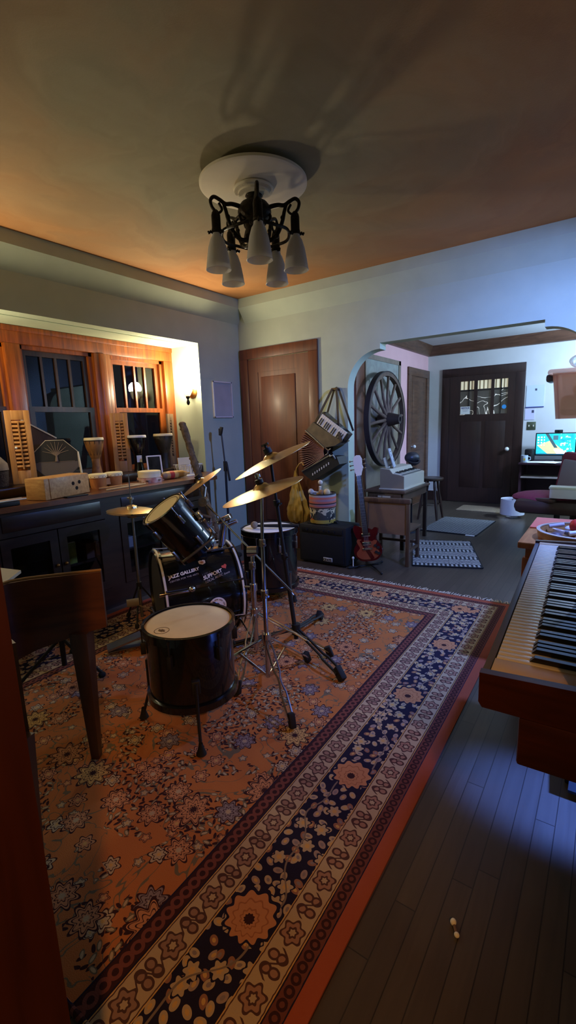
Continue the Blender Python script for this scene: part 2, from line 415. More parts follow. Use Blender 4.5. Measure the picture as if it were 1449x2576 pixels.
# windows of the bay
fx=-3.86
wf=struct('trim_5',MB().b(fx-.05,fx+.02,.952,3.453,2.03,2.163,.004).b(fx-.05,fx+.02,3.34,3.453,.9,2.03,.004).b(fx-.05,fx+.02,2.55,2.715,.9,2.03,.004).b(fx-.05,fx+.02,1.80,1.917,.9,2.03,.004).b(fx-.05,fx+.02,.952,1.1,.9,2.03,.004).b(fx-.05,fx+.035,2.60,2.665,.9,2.03,.006).b(fx-.05,fx+.03,.952,3.453,2.12,2.163,.004),oak)
struct('sill',MB().b(fx-.06,-3.49,.952,3.453,.895,.965,.006),dkwood)['kind']='structure'
for i,(y0,y1) in enumerate([(1.1,1.80),(1.917,2.55),(2.715,3.34)]):
    w=thing('window_%d'%(i+1),None,None,(fx,(y0+y1)/2,.97),kind='structure')
    m=dkv if i<2 else oak
    part('jamb',MB().b(fx-.1,fx-.02,y0,y0+.03,.965,2.03).b(fx-.1,fx-.02,y1-.03,y1,.965,2.03).b(fx-.1,fx-.02,y0,y1,2.0,2.03),oak,w)
    def sash(n,z0,z1,x0,mm):
        a,b_=y0+.03,y1-.03
        part(n,MB().b(x0-.035,x0,a,a+.04,z0,z1).b(x0-.035,x0,b_-.04,b_,z0,z1).b(x0-.035,x0,a+.04,b_-.04,z0,z0+.045).b(x0-.035,x0,a+.04,b_-.04,z1-.04,z1),mm,w)
    sash('upper_sash',1.515,2.0,fx-.055,m);sash('lower_sash',.965,1.555,fx-.018,m)
    for k in (1,2,3):
        yy=y0+.07+(y1-y0-.14)*k/4;part('muntin',MB().b(fx-.088,fx-.058,yy-.01,yy+.01,1.56,1.96),m,w)
    part('pane',MB().quad((fx-.075,y0+.07,1.55),(fx-.075,y1-.07,1.55),(fx-.075,y1-.07,1.965),(fx-.075,y0+.07,1.965)),pane_m,w,smooth=0)
    part('pane',MB().quad((fx-.037,y0+.07,1.0),(fx-.037,y1-.07,1.0),(fx-.037,y1-.07,1.52),(fx-.037,y0+.07,1.52)),pane_m,w,smooth=0)
# corner door in the arch wall
d=thing('door_1',None,None,(-2.93,YA,0),kind='structure')
def cas(x0,x1,y,z1,w,t,mm,p,ax='x'):
    o=MB()
    if ax=='x':o.b(x0,x0+w,y-t,y,0,z1-w,.004).b(x1-w,x1,y-t,y,0,z1-w,.004).b(x0,x1,y-t,y,z1-w,z1,.004)
    else:o.b(y,y+t,x0,x0+w,0,z1-w,.004).b(y,y+t,x1-w,x1,0,z1-w,.004).b(y,y+t,x0,x1,z1-w,z1,.004)
    part('casing',o,mm,p)
cas(-3.43,-2.44,YA,2.16,.105,.025,door_w,d)
lf=MB();y=YA-.012;x0,x1=-3.325,-2.545
lf.b(x0,x0+.13,y,YA-.001,.01,2.05).b(x1-.13,x1,y,YA-.001,.01,2.05).b(x0+.13,x1-.13,y,YA-.001,1.91,2.05).b(x0+.13,x1-.13,y,YA-.001,.01,.25)
part('door_leaf',lf,door_w,d)
part('door_panel',MB().b(x0+.128,x1-.128,YA-.007,YA-.001,.24,1.92).b(x0+.17,x1-.17,YA-.016,YA-.006,.3,1.86,.006),door_w,d)
part('door_knob',MB().cyl((-2.6,YA-.05,.93),(-2.6,YA-.01,.93),.012).ball((-2.6,YA-.06,.93),.028),brass,d)
# ---- back room
struct('wall_entry',MB().b(-2.7,1.3,7.85,7.97,0,2.56),bwall)
struct('wall_wheel',MB().b(-2.71,-2.59,YA+.13,7.85,0,2.56),pinkw)
struct('ceiling_entry',MB().b(-2.7,1.3,YA+.13,7.97,2.52,2.6),bwall)
struct('trim_6',MB().prism([(-2.59,7.85,2.37),(-2.59,7.82,2.38),(-2.59,7.75,2.49),(-2.59,7.74,2.52),(-2.59,7.85,2.52)],(3.88,0,0)),browntr)
struct('trim_7',MB().prism([(-2.59,4.22,2.37),(-2.56,4.22,2.38),(-2.49,4.22,2.49),(-2.48,4.22,2.52),(-2.59,4.22,2.52)],(0,3.62,0)),browntr)
struct('trim_8',MB().b(-2.59,-2.56,5.15,5.38,0,2.08,.004),door_w)
struct('baseboard_entry',MB().b(-2.588,-2.36,7.83,7.85,0,.16).b(-1.1,1.29,7.83,7.85,0,.16),frontw)
# closet door on the wheel wall
d=thing('door_2',None,None,(-2.59,7.35,0),kind='structure')
cas(6.9,7.845,-2.59,2.14,.12,.03,browntr,d,'y')
part('door_leaf',MB().b(-2.59,-2.578,7.02,7.725,.01,2.02),browntr,d)
part('door_panel',MB().b(-2.579,-2.574,7.1,7.65,1.0,1.95,.002).b(-2.579,-2.574,7.1,7.65,.15,.88,.002),browntr,d)
part('door_knob',MB().cyl((-2.578,7.08,.95),(-2.54,7.08,.95),.011).ball((-2.53,7.08,.95),.027),mat('porcelain',L(232,228,220),.2),d)
# front door with three glazed lights
d=thing('door_3',None,None,(-1.73,7.85,0),kind='structure')
cas(-2.345,-1.125,7.85,2.14,.13,.03,frontw,d)
x0,x1=-2.215,-1.255;lf=MB()
lf.b(x0,x0+.16,7.815,7.849,.01,2.01).b(x1-.1,x1,7.815,7.849,.01,2.01).b(x0+.16,x1-.1,7.815,7.849,1.93,2.01).b(x0+.16,x1-.1,7.815,7.849,.01,1.41)
part('door_leaf',lf,frontw,d)
gw=[(-2.055,-1.845),(-1.795,-1.595),(-1.55,-1.36)]
for a,b_ in ((-1.845,-1.795),(-1.595,-1.55)):part('mullion',MB().b(a,b_,7.815,7.845,1.41,1.93),frontw,d)
lit=newmat('lit_porch_glass');X.nt=lit[1];x,y,z,ov=coords()
bars=((x*17.0+.2).fract()<.35)*(z>1.80);nn=noise(ov,6,3,.5)
tex=cmix(nn,L(44,44,42),L(84,82,76));tex=cmix(((noise(ov,2.6,2,1.)-.5).abs()<.006)*(z<1.8),tex,L(230,226,214))
tex=cmix(z>1.80,tex,L(226,214,180));tex=cmix(bars,tex,L(120,108,80))
lit[1].links.new(tex,lit[2].inputs['Base Color']);lit[1].links.new(tex,lit[2].inputs['Emission Color']);lit[2].inputs['Emission Strength'].default_value=.42;lit[2].inputs['Roughness'].default_value=.1
for i,(a,b_) in enumerate(gw):
    g=part('glass_light',MB().b(a,b_,7.84,7.846,1.41,1.93),lit[0],d,smooth=0)
    cm=MB().b(a,b_,7.828,7.84,1.775,1.795)
    for xx in ([.62] if i==0 else [.5] if i==2 else []):cm.b(a+(b_-a)*xx-.008,a+(b_-a)*xx+.008,7.828,7.84,1.41,1.93)
    part('came',cm,mat('lead_came',L(40,34,30),.5),g)
part('notice_sticker',MB().b(-2.045,-1.90,7.822,7.827,1.42,1.54),paper,d)
part('notice_lettering',place_text(textmesh('NOTICE',.034,.0008),lambda c:V((-2.032+c.x,7.821-c.z,1.505+c.y))),mat('blue_ink',L(40,44,110),.6),d,smooth=0)
part('notice_lines',MB().b(-2.02,-1.925,7.8205,7.822,1.485,1.49).b(-2.01,-1.935,7.8205,7.822,1.465,1.47),mat('grey_ink',L(140,140,160),.6),d,smooth=0)
part('round_sticker',MB().cyl((-1.40,7.827,1.51),(-1.40,7.822,1.51),.032),mat('blue_sticker',L(60,140,200),.5),d)
part('door_knob',MB().cyl((-1.32,7.815,.87),(-1.32,7.77,.87),.012).ball((-1.32,7.76,.87),.032),mat('porcelain_knob',L(226,224,220),.2),d)
part('inset_panel',MB().b(-2.03,-1.72,7.811,7.816,.25,1.3,.002).b(-1.66,-1.37,7.811,7.816,.25,1.3,.002),frontw,d)
# ------------------------------------------------------------------ rug
rc=(-1.72,1.685);ra=.6
T=thing('persian_rug','large salmon Persian rug with navy floral border under the drum kit','rug',(rc[0],rc[1],0),ra)
CUT=-1.31   # the near end is folded under
part('rug_pile',MB().b(-1.245,1.245,CUT,1.79,0,.006),rugm,T,local=True,smooth=0)
part('folded_end',MB().tube([(-1.245,CUT,.008),(1.245,CUT,.008)],.0078,8),rugm,T,local=True)
fb=MB()
for sy in (1,):
    for i in range(190):
        x=-1.24+2.48*i/189+random.uniform(-.003,.003);l=random.uniform(.04,.075);dxx=random.uniform(-.025,.025)
        fb.tube([(x,sy*1.788,.008),(x+dxx*.4,sy*(1.788+l*.5),.006),(x+dxx,sy*(1.788+l),.003)],[.0045,.004,.002],4)
o=part('fringe',fb,mat('wool_fringe',L(196,176,150),.95),T,local=True);o['kind']='stuff'
# ------------------------------------------------------------------ drum kit
UP=V((0,0,1))
def drum_shell(r,h,o,ax,seg=48):
    return MB().lathe([(r,0),(r,h),(r-.008,h),(r-.008,0)],o,ax,seg,True)
def hoop(r,o,ax,hgt,th=.006,seg=48,lip=.006):
    return MB().lathe([(r,0),(r+th,0),(r+th,hgt),(r-lip,hgt+.003),(r-lip,hgt-.002),(r,hgt-.005)],o,ax,seg,True)
def lugs(T,n,r,o,ax,h,m,lug,ph=0,parts=True):
    x,y,z=frame(ax);o=V(o)
    for k in range(n):
        a=2*pi*k/n+ph;e=x*math.cos(a)+y*math.sin(a)
        mb=MB().bar(o+e*(r+.012)+z*(h-.10),o+e*(r+.012)+z*(h-.045),.018,.022,up=e,bev=.003)
        mb.cyl(o+e*(r+.014)+z*(h-.05),o+e*(r+.014)+z*(h+.008),.0035,seg=6).cyl(o+e*(r+.014)+z*(h+.004),o+e*(r+.014)+z*(h+.016),.006,seg=6)
        part('lug',mb,m,T)
def foot_leg(T,base,e,r,z0,fx,m=None):
    # bent floor-tom leg
    e=V(e).normalized();b=V(base)
    p=[b+e*(r+.022)+UP*(z0+.13),b+e*(r+.022)+UP*(z0-.02),b+e*(r+.055)+UP*.05,b+e*(r+.06)+UP*.028]
    l=part('leg',MB().tube(p,.0065,8),m or steel,T)
    part('rubber_foot',MB().lathe([(.008,.05),(.012,.03),(.022,.0),(0,0)],b+e*(r+.06)+UP*.013,UP,12),rubber,l)
    part('leg_bracket',MB().bar(b+e*(r+.008)+UP*(z0+.08),b+e*(r+.008)+UP*(z0+.14),.035,.026,up=e,bev=.004),blackm,T)
fc=V((-1.487,1.318,0))
T=thing('floor_tom','black floor tom with cream head in the foreground, on three bent legs','floor tom',fc)
part('shell',drum_shell(.19,.315,fc+UP*.175,UP),black,T)
part('batter_head',MB().lathe([(0,.0),(.17,0),(.188,-.004),(.196,-.012)],fc+UP*.497,UP,56),head,T)
ht=part('top_hoop',hoop(.197,fc+UP*.465,UP,.036),black,T)
part('bottom_hoop',hoop(.197,fc+UP*.165,UP,.03),black,T)
part('bottom_rim',MB().lathe([(.2,.0),(.203,.0015),(.2,.003)],fc+UP*.192,UP,48,True),steel,T)
lugs(T,6,.19,fc+UP*.175,UP,.30,blackm,None,.4)
lo=MB().lathe([(.030,0),(.032,0),(.032,.0006),(.030,.0006)],fc+V((-.02,-.135,.4975)),UP,28,True)
lo.box(fc+V((-.02,-.135,.4978)),(.036,.006,.0006)).box(fc+V((-.02,-.127,.4978)),(.02,.004,.0006)).box(fc+V((-.02,-.143,.4978)),(.024,.004,.0006))
part('head_logo',lo,mat('dark_print',L(70,52,34),.6),T)
for e in ((-.247,-.142,0),(.167,-.137,0),(.024,.25,0)):foot_leg(T,fc,e,.19,.175,0,blackm)
bf=V((-2.17,2.82,0))
T=thing('floor_tom','black floor tom with white coated head, standing by the corner door','floor tom',bf)
part('shell',drum_shell(.212,.42,bf+UP*.10,UP),black,T)
part('batter_head',MB().lathe([(0,0),(.195,0),(.212,-.005),(.219,-.012)],bf+UP*.552,UP,56),headw,T)
part('top_hoop',hoop(.219,bf+UP*.515,UP,.04),black,T);part('bottom_hoop',hoop(.219,bf+UP*.09,UP,.03),black,T)
part('top_rim',MB().lathe([(.219,.0),(.226,.003),(.219,.006)],bf+UP*.512,UP,48,True),steel,T)
lugs(T,8,.212,bf+UP*.1,UP,.40,steel,None,.2)
for e in ((.126,-.03,0),(-.09,.09,0),(-.04,-.12,0)):foot_leg(T,bf,e,.212,.1,0)
# mallet lying on it
p=V((-2.23,2.73,.577));q=V((-1.93,2.88,.576))
T=thing('drum_mallet','drum mallet with fluffy grey head lying on the rear white drum head','mallet',p)
part('handle',MB().tube([p,p.lerp(q,.5),q],[.010,.014,.014],10),blackm,T)
part('felt_head',MB().ball(p+V((-.01,-.005,.006)),.029),mat('grey_felt',L(150,128,104),.95,bump=(90,.8)),T)
# bass drum
bd=V((.5,.866,0));bn=V((.866,-.5,0));bc=V((-2.165,2.0,.30));br=.28
T=thing('bass_drum','black bass drum lying on its side with music stickers on the shell','bass drum',(bc.x,bc.y,0))
part('shell',drum_shell(br,.44,bc-bd*.22,bd,64),black,T)
part('batter_head',MB().lathe([(0,0),(br-.01,0),(br,.012)],bc-bd*.235,bd,64),mat('smoky_head',L(60,56,52),.5),T)
part('front_head',MB().lathe([(br,-.012),(br-.01,0),(0,0)],bc+bd*.245,bd,64),black,T)
for s,nm in ((-1,'batter_hoop'),(1,'front_hoop')):
    h=part(nm,MB().lathe([(br+.003,0),(br+.016,0),(br+.016,.035),(br+.003,.035)],bc+bd*(.215*s-(.0 if s>0 else .035)),bd,64,True),black,T)
    part('hoop_inlay',MB().lathe([(br+.016,.009),(br+.0195,.010),(br+.0195,.022),(br+.016,.023)],bc+bd*(.215*s-(.0 if s>0 else .035)),bd,64,True),mat('pale_hoop_inlay',L(206,200,184),.35) if 'pale_hoop_inlay' not in bpy.data.materials else bpy.data.materials['pale_hoop_inlay'],h)
def shellpt(u,ph,rr=0):
    a=rad(ph);return bc+bd*u+(UP*math.cos(a)+bn*math.sin(a))*(br+rr)
for k in range(8):
    ph=22.5+45*k
    for s in (-1,1):
        part('claw_rod',MB().tube([shellpt(s*.09,ph,.012),shellpt(s*.2,ph,.02),shellpt(s*.235,ph,.024)],[.004,.004,.007],6),steel if k>1 else blackm,T)
    part('lug',MB().bar(shellpt(-.06,ph,.008),shellpt(.06,ph,.008),.022,.022,up=shellpt(0,ph,1)-bc,bev=.003),blackm,T)
def shelltext(s,size,u0,ph0,slope,off=.0005,sq=1.0,colr=None,name='sticker'):
    me=textmesh(s,size,off)
    k=180/pi/br
    return part(name,place_text(me,lambda c:shellpt(u0+c.x*sq,ph0-(c.y+c.x*slope)*k,.0012+c.z)),colr,T,smooth=0)
wink=mat('white_sticker_ink',L(226,216,200),.6);gink=mat('grey_sticker_ink',L(150,140,130),.6);dink=mat('dark_sticker_ink',L(70,62,58),.6)
shelltext('JAZZ GALLERY',.0285,-.204,52.6,.16,.0012,1.0,wink,'jazz_gallery_sticker')
shelltext('CENTER FOR THE ARTS',.0145,-.203,57.4,.16,.0002,1.16,gink,'jazz_gallery_subtitle')
shelltext('I HELP',.022,-.006,55.8,.2,.0002,.9,dink,'support_sticker_top')
shelltext('SUPPORT',.033,-.003,60.8,.24,.001,.88,wink,'support_sticker')
shelltext('LOCAL MUSIC',.0215,.004,65.2,.24,.0004,.86,gink,'support_sticker_line')
shelltext('Events',.017,.128,58.6,.24,.0004,.86,gink,'support_sticker_events')
hp=[]
for i in range(40):
    t=2*pi*i/40;hp.append((.0011*16*math.sin(t)**3*1.0,.0011*(13*math.cos(t)-5*math.cos(2*t)-2*math.cos(3*t)-math.cos(4*t))))
k=180/pi/br
def shellpoly(pts2,u0,ph0,t=.001):
    m_=MB();m_.prism([shellpt(u0+a,ph0-b_*k,.0012) for a,b_ in pts2],(shellpt(u0,ph0,1)-shellpt(u0,ph0,0))*t);return m_
part('heart_sticker',shellpoly([(a*math.cos(.4)-b_*math.sin(.4),a*math.sin(.4)+b_*math.cos(.4)) for a,b_ in hp],.14,47.4),mat('orange_red_sticker',L(206,74,40),.5),T,smooth=0)
part('badge_sticker',shellpoly([(-.022,.012),(-.010,.018),(0,.014),(.010,.018),(.022,.012),(.02,-.008),(.008,-.014),(0,-.018),(-.008,-.014),(-.02,-.008)],.012,36.5),mat('badge_cream',L(214,190,160),.5),T,smooth=0)
part('badge_emblem',shellpoly([(-.011,.004),(0,.009),(.011,.004),(.007,-.006),(-.007,-.006)],.012,36.5,.0016),mat('badge_tan',L(170,108,70),.5),T,smooth=0)
disc=part('round_sticker',shellpoly([(.056*math.cos(2*pi*i/48),.056*math.sin(2*pi*i/48)) for i in range(48)],.062,96),paper,T,smooth=0)
dm=MB()
for i in range(22):
    a=pi*(i+.5)/22;e=(math.cos(a),math.sin(a))
    pp=[(e[0]*r_+e[1]*w_,e[1]*r_-e[0]*w_) for r_,w_ in ((.040,-.0016),(.047,-.0016),(.047,.0016),(.040,.0016))]
    if i%5!=4:dm.prism([shellpt(.062+a_,96-b_*k,.0024) for a_,b_ in pp],(shellpt(.062,96,1)-shellpt(.062,96,0))*.0005)
part('round_sticker_lettering',dm,mat('dark_letter',L(60,56,60),.6),disc,smooth=0)
# spurs
for s,e in ((.12,-1),):
    a=shellpt(s,70*e,.01);b_=a+bn*e*.10+bd*.1;b_.z=.03
    sp=part('spur_leg',MB().cyl(a,b_,.008),steel,T);part('rubber_tip',MB().ball(b_,.015),rubber,sp)
part('spur_bracket',MB().bar(shellpt(-.275,70,.012),shellpt(-.1,70,.012),.016,.016,up=bn,bev=.003).ball(shellpt(-.085,69,.02),(.022,.022,.02)),chrome,T)
part('tom_mount_plate',MB().bar(shellpt(.05,14,.012),shellpt(.17,14,.012),.075,.016,up=shellpt(0,14,1)-bc,bev=.005),chrome,T)
mt=shellpt(.11,12,.02)
part('tom_post',MB().cyl(mt,mt+UP*.16,.0135).cyl(mt+UP*.09,mt+UP*.125,.021),chrome,T)
mo=shellpt(.17,14,.02)
part('empty_tom_holder',MB().cyl(mo,mo+V((.02,.02,.15)),.022).cyl(mo+V((.016,.016,.12)),mo+V((.10,.05,.16)),.013).bar(mo+V((-.02,0,.15)),mo+V((.06,.04,.19)),.05,.035,bev=.006),chrome,T)
# rack tom
tc=V((-2.085,1.72,.885));tn=V((-.261,-.519,.814)).normalized();tr=.127;tl=.305
T=thing('rack_tom','small black rack tom tilted above the bass drum with cream head','tom',(tc.x,tc.y,tc.z))
part('shell',drum_shell(tr,tl,tc-tn*tl,tn),black,T)
part('batter_head',MB().lathe([(tr+.002,-.006),(tr-.006,.006),(tr-.016,.004),(0,.004)],tc,tn,48),head,T)
part('head_ring',MB().lathe([(tr-.022,.0045),(tr-.019,.0045),(tr-.019,.0056),(tr-.022,.0056)],tc,tn,48,True),mat('brown_ring',L(86,58,30),.6),T)
part('top_hoop',hoop(tr+.004,tc-tn*.028,tn,.036,lip=.004),black,T)
part('resonant_head',MB().lathe([(0,0),(tr,0),(tr+.004,.006)],tc-tn*(tl+.006),tn,48),mat('clear_head',L(70,68,64),.4),T)
part('bottom_hoop',hoop(tr+.004,tc-tn*(tl+.01),tn,.03,lip=.004),black,T)
lugs(T,5,tr,tc-tn*tl,tn,tl,steel,None,.2)
xx,yy,_=frame(tn)
for k in range(5):
    e=xx*math.cos(2*pi*k/5+.2)+yy*math.sin(2*pi*k/5+.2)
    part('lower_lug',MB().bar(tc-tn*(tl-.04)+e*(tr+.012),tc-tn*(tl-.1)+e*(tr+.012),.018,.02,up=e,bev=.003).cyl(tc-tn*(tl-.05)+e*(tr+.013),tc-tn*(tl+.012)+e*(tr+.013),.0035,seg=6),steel,T)
e=V((.6,.5,.25));e=(e-tn*e.dot(tn)).normalized()
part('mount_bracket',MB().bar(tc-tn*.15+e*tr,tc-tn*.15+e*(tr+.03),.06,.05,bev=.006).tube([tc-tn*.15+e*(tr+.02),tc-tn*.2+e*(tr+.06),mt+UP*.15],.008,8),chrome,T)
# drumstick-like wooden beater crossing the lower edge
p=tc-tn*.31+V((.22,.03,.02));p=V((-1.90,1.93,.70));q=V((-1.93,1.60,.50))
# stands
def tripod(T,base,hz,feet,m,dbl=.014,fm=rubber,low=.0,r=.005,hr=.02,footsz=1.0):
    b_=V(base)
    for f in feet:
        f=V(f);top=b_+UP*hz;dirn=(V((f.x,f.y,0))-V((b_.x,b_.y,0))).normalized();s=dirn.cross(UP)
        top=top+dirn*hr;fp=V((f.x,f.y,.045));mid=top.lerp(fp,.42)
        mb=MB()
        for g in (1,-1):
            mb.tube([top+s*g*.006,top.lerp(fp,.1)+s*g*dbl,mid+s*g*dbl,top.lerp(fp,.5)+s*g*.006,top.lerp(fp,.58)+s*g*.006,top.lerp(fp,.68)+s*g*dbl,fp+s*g*dbl*.8],r,6)
        l=part('leg',mb,m,T)
        part('rubber_foot',MB().bar(fp+UP*.03-dirn*.012,V((f.x,f.y,.014))+dirn*.012,.036*footsz,.03*footsz,up=s,bev=.006),fm,l)
        part('brace',MB().bar(b_+UP*(hz*.25+low)+dirn*.01,mid,.013,.004,up=s),m,T)
    part('leg_collar',MB().cyl(b_+UP*(hz-.025),b_+UP*(hz+.03),hr+.004),m,T)
def cymbal(T,c,n,r,nm='cymbal',cup=.035,seg=64,bow=.022):
    pr=[]
    for i in range(15):
        t=i/14;rr=r*(1-t);
        hgt=bow*(1-(rr/r)**2)
        if rr<r*.2: hgt+=cup*(1-(rr/(r*.2))**2)**.6*.62
        pr.append((max(rr,0),hgt))
    up=[(a,h_+.0006) for a,h_ in pr];dn=[(a,h_-.0008) for a,h_ in pr[::-1]]
    return part(nm,MB().lathe(dn+up,V(c)-V(n)*bow,n,seg),bronze,T)
def cymtop(T,c,n,m=blackm,fr=.02):
    c=V(c);n=V(n).normalized()
    part('felt',MB().lathe([(0,.018),(fr,.018),(fr,.0),(0,0)],c+n*.022,n,16),m,T)
    part('wing_nut',MB().cyl(c+n*.04,c+n*.07,.007,seg=10).bar(c+n*.05+V((-.014,0,.004)),c+n*.05+V((.014,0,.012)),.006,.014),chrome if m==blackm else m,T)
# front straight stand (chrome)
b1=V((-1.37,1.72,0));c1=V((-1.372,1.735,1.045));n1=V((-.248,-.187,.951)).normalized()
T=thing('cymbal_stand','straight chrome cymbal stand holding the nearest cymbal, in front of the black stand','cymbal stand',b1)
part('tube',MB().cyl(b1+UP*.06,b1+UP*.52,.0125).cyl(b1+UP*.5,b1+UP*.78,.0105).cyl(b1+UP*.76,c1-UP*.03,.0085),chrome,T)
part('height_collar',MB().cyl(b1+UP*.49,b1+UP*.53,.018).cyl(b1+UP*.51,b1+UP*.51+V((.04,-.02,0)),.005),steel,T)
part('height_collar',MB().cyl(b1+UP*.755,b1+UP*.79,.016).cyl(b1+UP*.77,b1+UP*.77+V((.035,-.02,0)),.005),steel,T)
part('tilter',MB().cyl(c1-UP*.05,c1-UP*.02,.012).cyl(c1-UP*.03+V((-.02,.012,0)),c1-UP*.03+V((.02,-.012,0)),.011).cyl(c1-UP*.03,c1+n1*.02,.006),chrome,T)
cymtop(T,c1+n1*.0,n1)
tripod(T,b1,.27,[(-1.075,1.502,0),(-1.325,2.02,0),(-1.70,1.60,0)],chrome)
T=thing('cymbal','nearest bronze crash cymbal, tilted on the straight chrome stand','cymbal',c1);cymbal(T,c1,n1,.207)
# black stand
b2=V((-1.475,2.14,0));c2=V((-1.56,2.07,1.165));n2=V((-.336,-.254,.907)).normalized()
T=thing('cymbal_stand','black cymbal stand with wide flat tripod, behind the straight chrome one','cymbal stand',b2)
tb=b2+UP*.07;tt=c2-UP*.04
part('tube',MB().cyl(tb,tb.lerp(tt,.5),.013).cyl(tb.lerp(tt,.48),tb.lerp(tt,.8),.0105).cyl(tb.lerp(tt,.78),tt,.008),blackm,T)
for f in (.49,.79):part('height_collar',MB().cyl(tb.lerp(tt,f-.015),tb.lerp(tt,f+.015),.019).cyl(tb.lerp(tt,f),tb.lerp(tt,f)+V((.04,-.01,0)),.005),blackm,T)
part('tilter',MB().cyl(tt,c2-UP*.01,.011).ball(c2-UP*.02,.02).cyl(c2-UP*.02,c2+n2*.02,.006),blackm,T)
part('felt',MB().lathe([(0,.03),(.022,.03),(.024,.0),(0,0)],c2+n2*.024,n2,16),blackm,T)
part('wing_nut',MB().cyl(c2+n2*.05,c2+n2*.075,.008).bar(c2+n2*.07+V((-.022,0,-.004)),c2+n2*.07+V((.022,0,.012)),.008,.012),blackm,T)
for f in ((-1.80,1.90,0),(-1.085,1.965,0),(-1.566,2.567,0)):
    f=V(f);dirn=(V((f.x,f.y,0))-b2).normalized();s=dirn.cross(UP);top=b2+UP*.13+dirn*.02;fp=f+UP*.045;mb=MB()
    for g in (1,-1):mb.tube([top+s*g*.008,top.lerp(fp,.35)+s*g*.012,top.lerp(fp,.6)+s*g*.012,top.lerp(fp,.68)+s*g*.02,fp+s*g*.018],.008,6)
    l=part('leg',mb,blackm,T);part('rubber_foot',MB().bar(fp+UP*.02-dirn*.03,f+UP*.016+dirn*.03,.05,.036,up=s,bev=.008),rubber,l)
part('leg_collar',MB().cyl(b2+UP*.1,b2+UP*.165,.026),blackm,T)
T=thing('cymbal','rear bronze ride cymbal on the black stand, partly behind the nearest cymbal','cymbal',c2);cymbal(T,c2,n2,.235)
# chrome boom stand
b3=V((-1.645,1.965,0));j3=V((-1.65,1.975,.632));e3=V((-2.0,1.962,.90));lo3=V((-1.41,1.99,.44))
T=thing('boom_cymbal_stand','chrome boom cymbal stand beside the bass drum with slanted boom arm','cymbal stand',b3)
part('tube',MB().cyl(b3+UP*.03,b3+UP*.42,.0155).cyl(b3+UP*.40,j3,.0125),chrome,T)
part('height_collar',MB().cyl(b3+UP*.40,b3+UP*.44,.022).cyl(b3+UP*.42,b3+UP*.42+V((-.05,-.02,.0)),.006),chrome,T)
part('height_collar',MB().cyl(b3+UP*.53,b3+UP*.57,.02).cyl(b3+UP*.55,b3+UP*.55+V((.04,-.03,0)),.006),steel,T)
part('boom_clamp',MB().cyl(j3+V((.02,.012,0))*-1.2,j3+V((.02,.012,0))*1.2,.030).ball(j3,.026),chrome,T)
dd=(e3-j3).normalized();part('boom_arm',MB().cyl(j3-dd*.33,e3,.0058,seg=10),chrome,T)
sC=V((-2.06,2.005,1.02));nC=V((-.378,-.39,.84)).normalized()
part('boom_tilter',MB().cyl(e3+V((.012,-.022,0)),e3+V((-.012,.022,0)),.028,seg=24).cyl(e3+V((.012,-.022,0)),e3+V((.02,-.034,0)),.01),steel,T)
part('cymbal_post',MB().cyl(e3,sC-nC*.05,.009).cyl(sC-nC*.06,sC+nC*.03,.006),steel,T)
part('felt',MB().lathe([(0,.022),(.018,.022),(.018,.0),(0,0)],sC+nC*.016,nC,14),mat('dark_felt',L(50,40,26),.9),T)
tripod(T,b3,.26,[(-1.455,1.58,0),(-1.25,2.14,0),(-2.03,2.10,0)],chrome)
T=thing('splash_cymbal','small bronze splash cymbal steeply tilted over the rack tom','cymbal',sC);cymbal(T,sC,nC,.145,cup=.02,bow=.014)
# hi-hat
hb=V((-2.66,1.93,0))
T=thing('hi_hat_stand','hi-hat stand with a pair of cymbals between sideboard and rack tom','hi-hat',hb)
hz=.80
part('tube',MB().cyl(hb+UP*.03,hb+UP*.62,.011).cyl(hb+UP*.6,hb+UP*.77,.009),steel,T)
part('pull_rod',MB().cyl(hb+UP*.7,hb+UP*1.05,.0035,seg=8),steel,T)
part('clutch',MB().cyl(hb+UP*(hz+.05),hb+UP*(hz+.10),.009).cyl(hb+UP*(hz+.085)+V((-.03,0,0)),hb+UP*(hz+.085)+V((.025,0,0)),.008),steel,T)
nh=V((.03,.06,.99)).normalized()
part('top_cymbal',MB().lathe([(.165,0),(.12,.012),(.04,.02),(.035,.032),(.012,.04),(0,.04),(0,.037),(.033,.030),(.038,.018),(.12,.010)],hb+UP*hz,nh,48,True),bronze,T)
part('bottom_cymbal',MB().lathe([(.165,0),(.12,-.012),(.04,-.02),(.03,-.035),(0,-.036),(0,-.033),(.038,-.018),(.12,-.009)],hb+UP*(hz-.012),nh,48,True),bronze,T)
for f in ((-2.78,1.90,0),(-2.55,1.80,0),(-2.62,2.08,0)):
    f=V(f);dr=(f-hb).normalized();l=part('leg',MB().tube([hb+UP*.26+dr*.012,f+UP*.03],.006,6),blackm,T);part('rubber_foot',MB().bar(f+UP*.045-dr*.01,f+UP*.015,.026,.024,up=dr.cross(UP),bev=.005),rubber,l)
part('leg_collar',MB().cyl(hb+UP*.24,hb+UP*.29,.018),blackm,T)
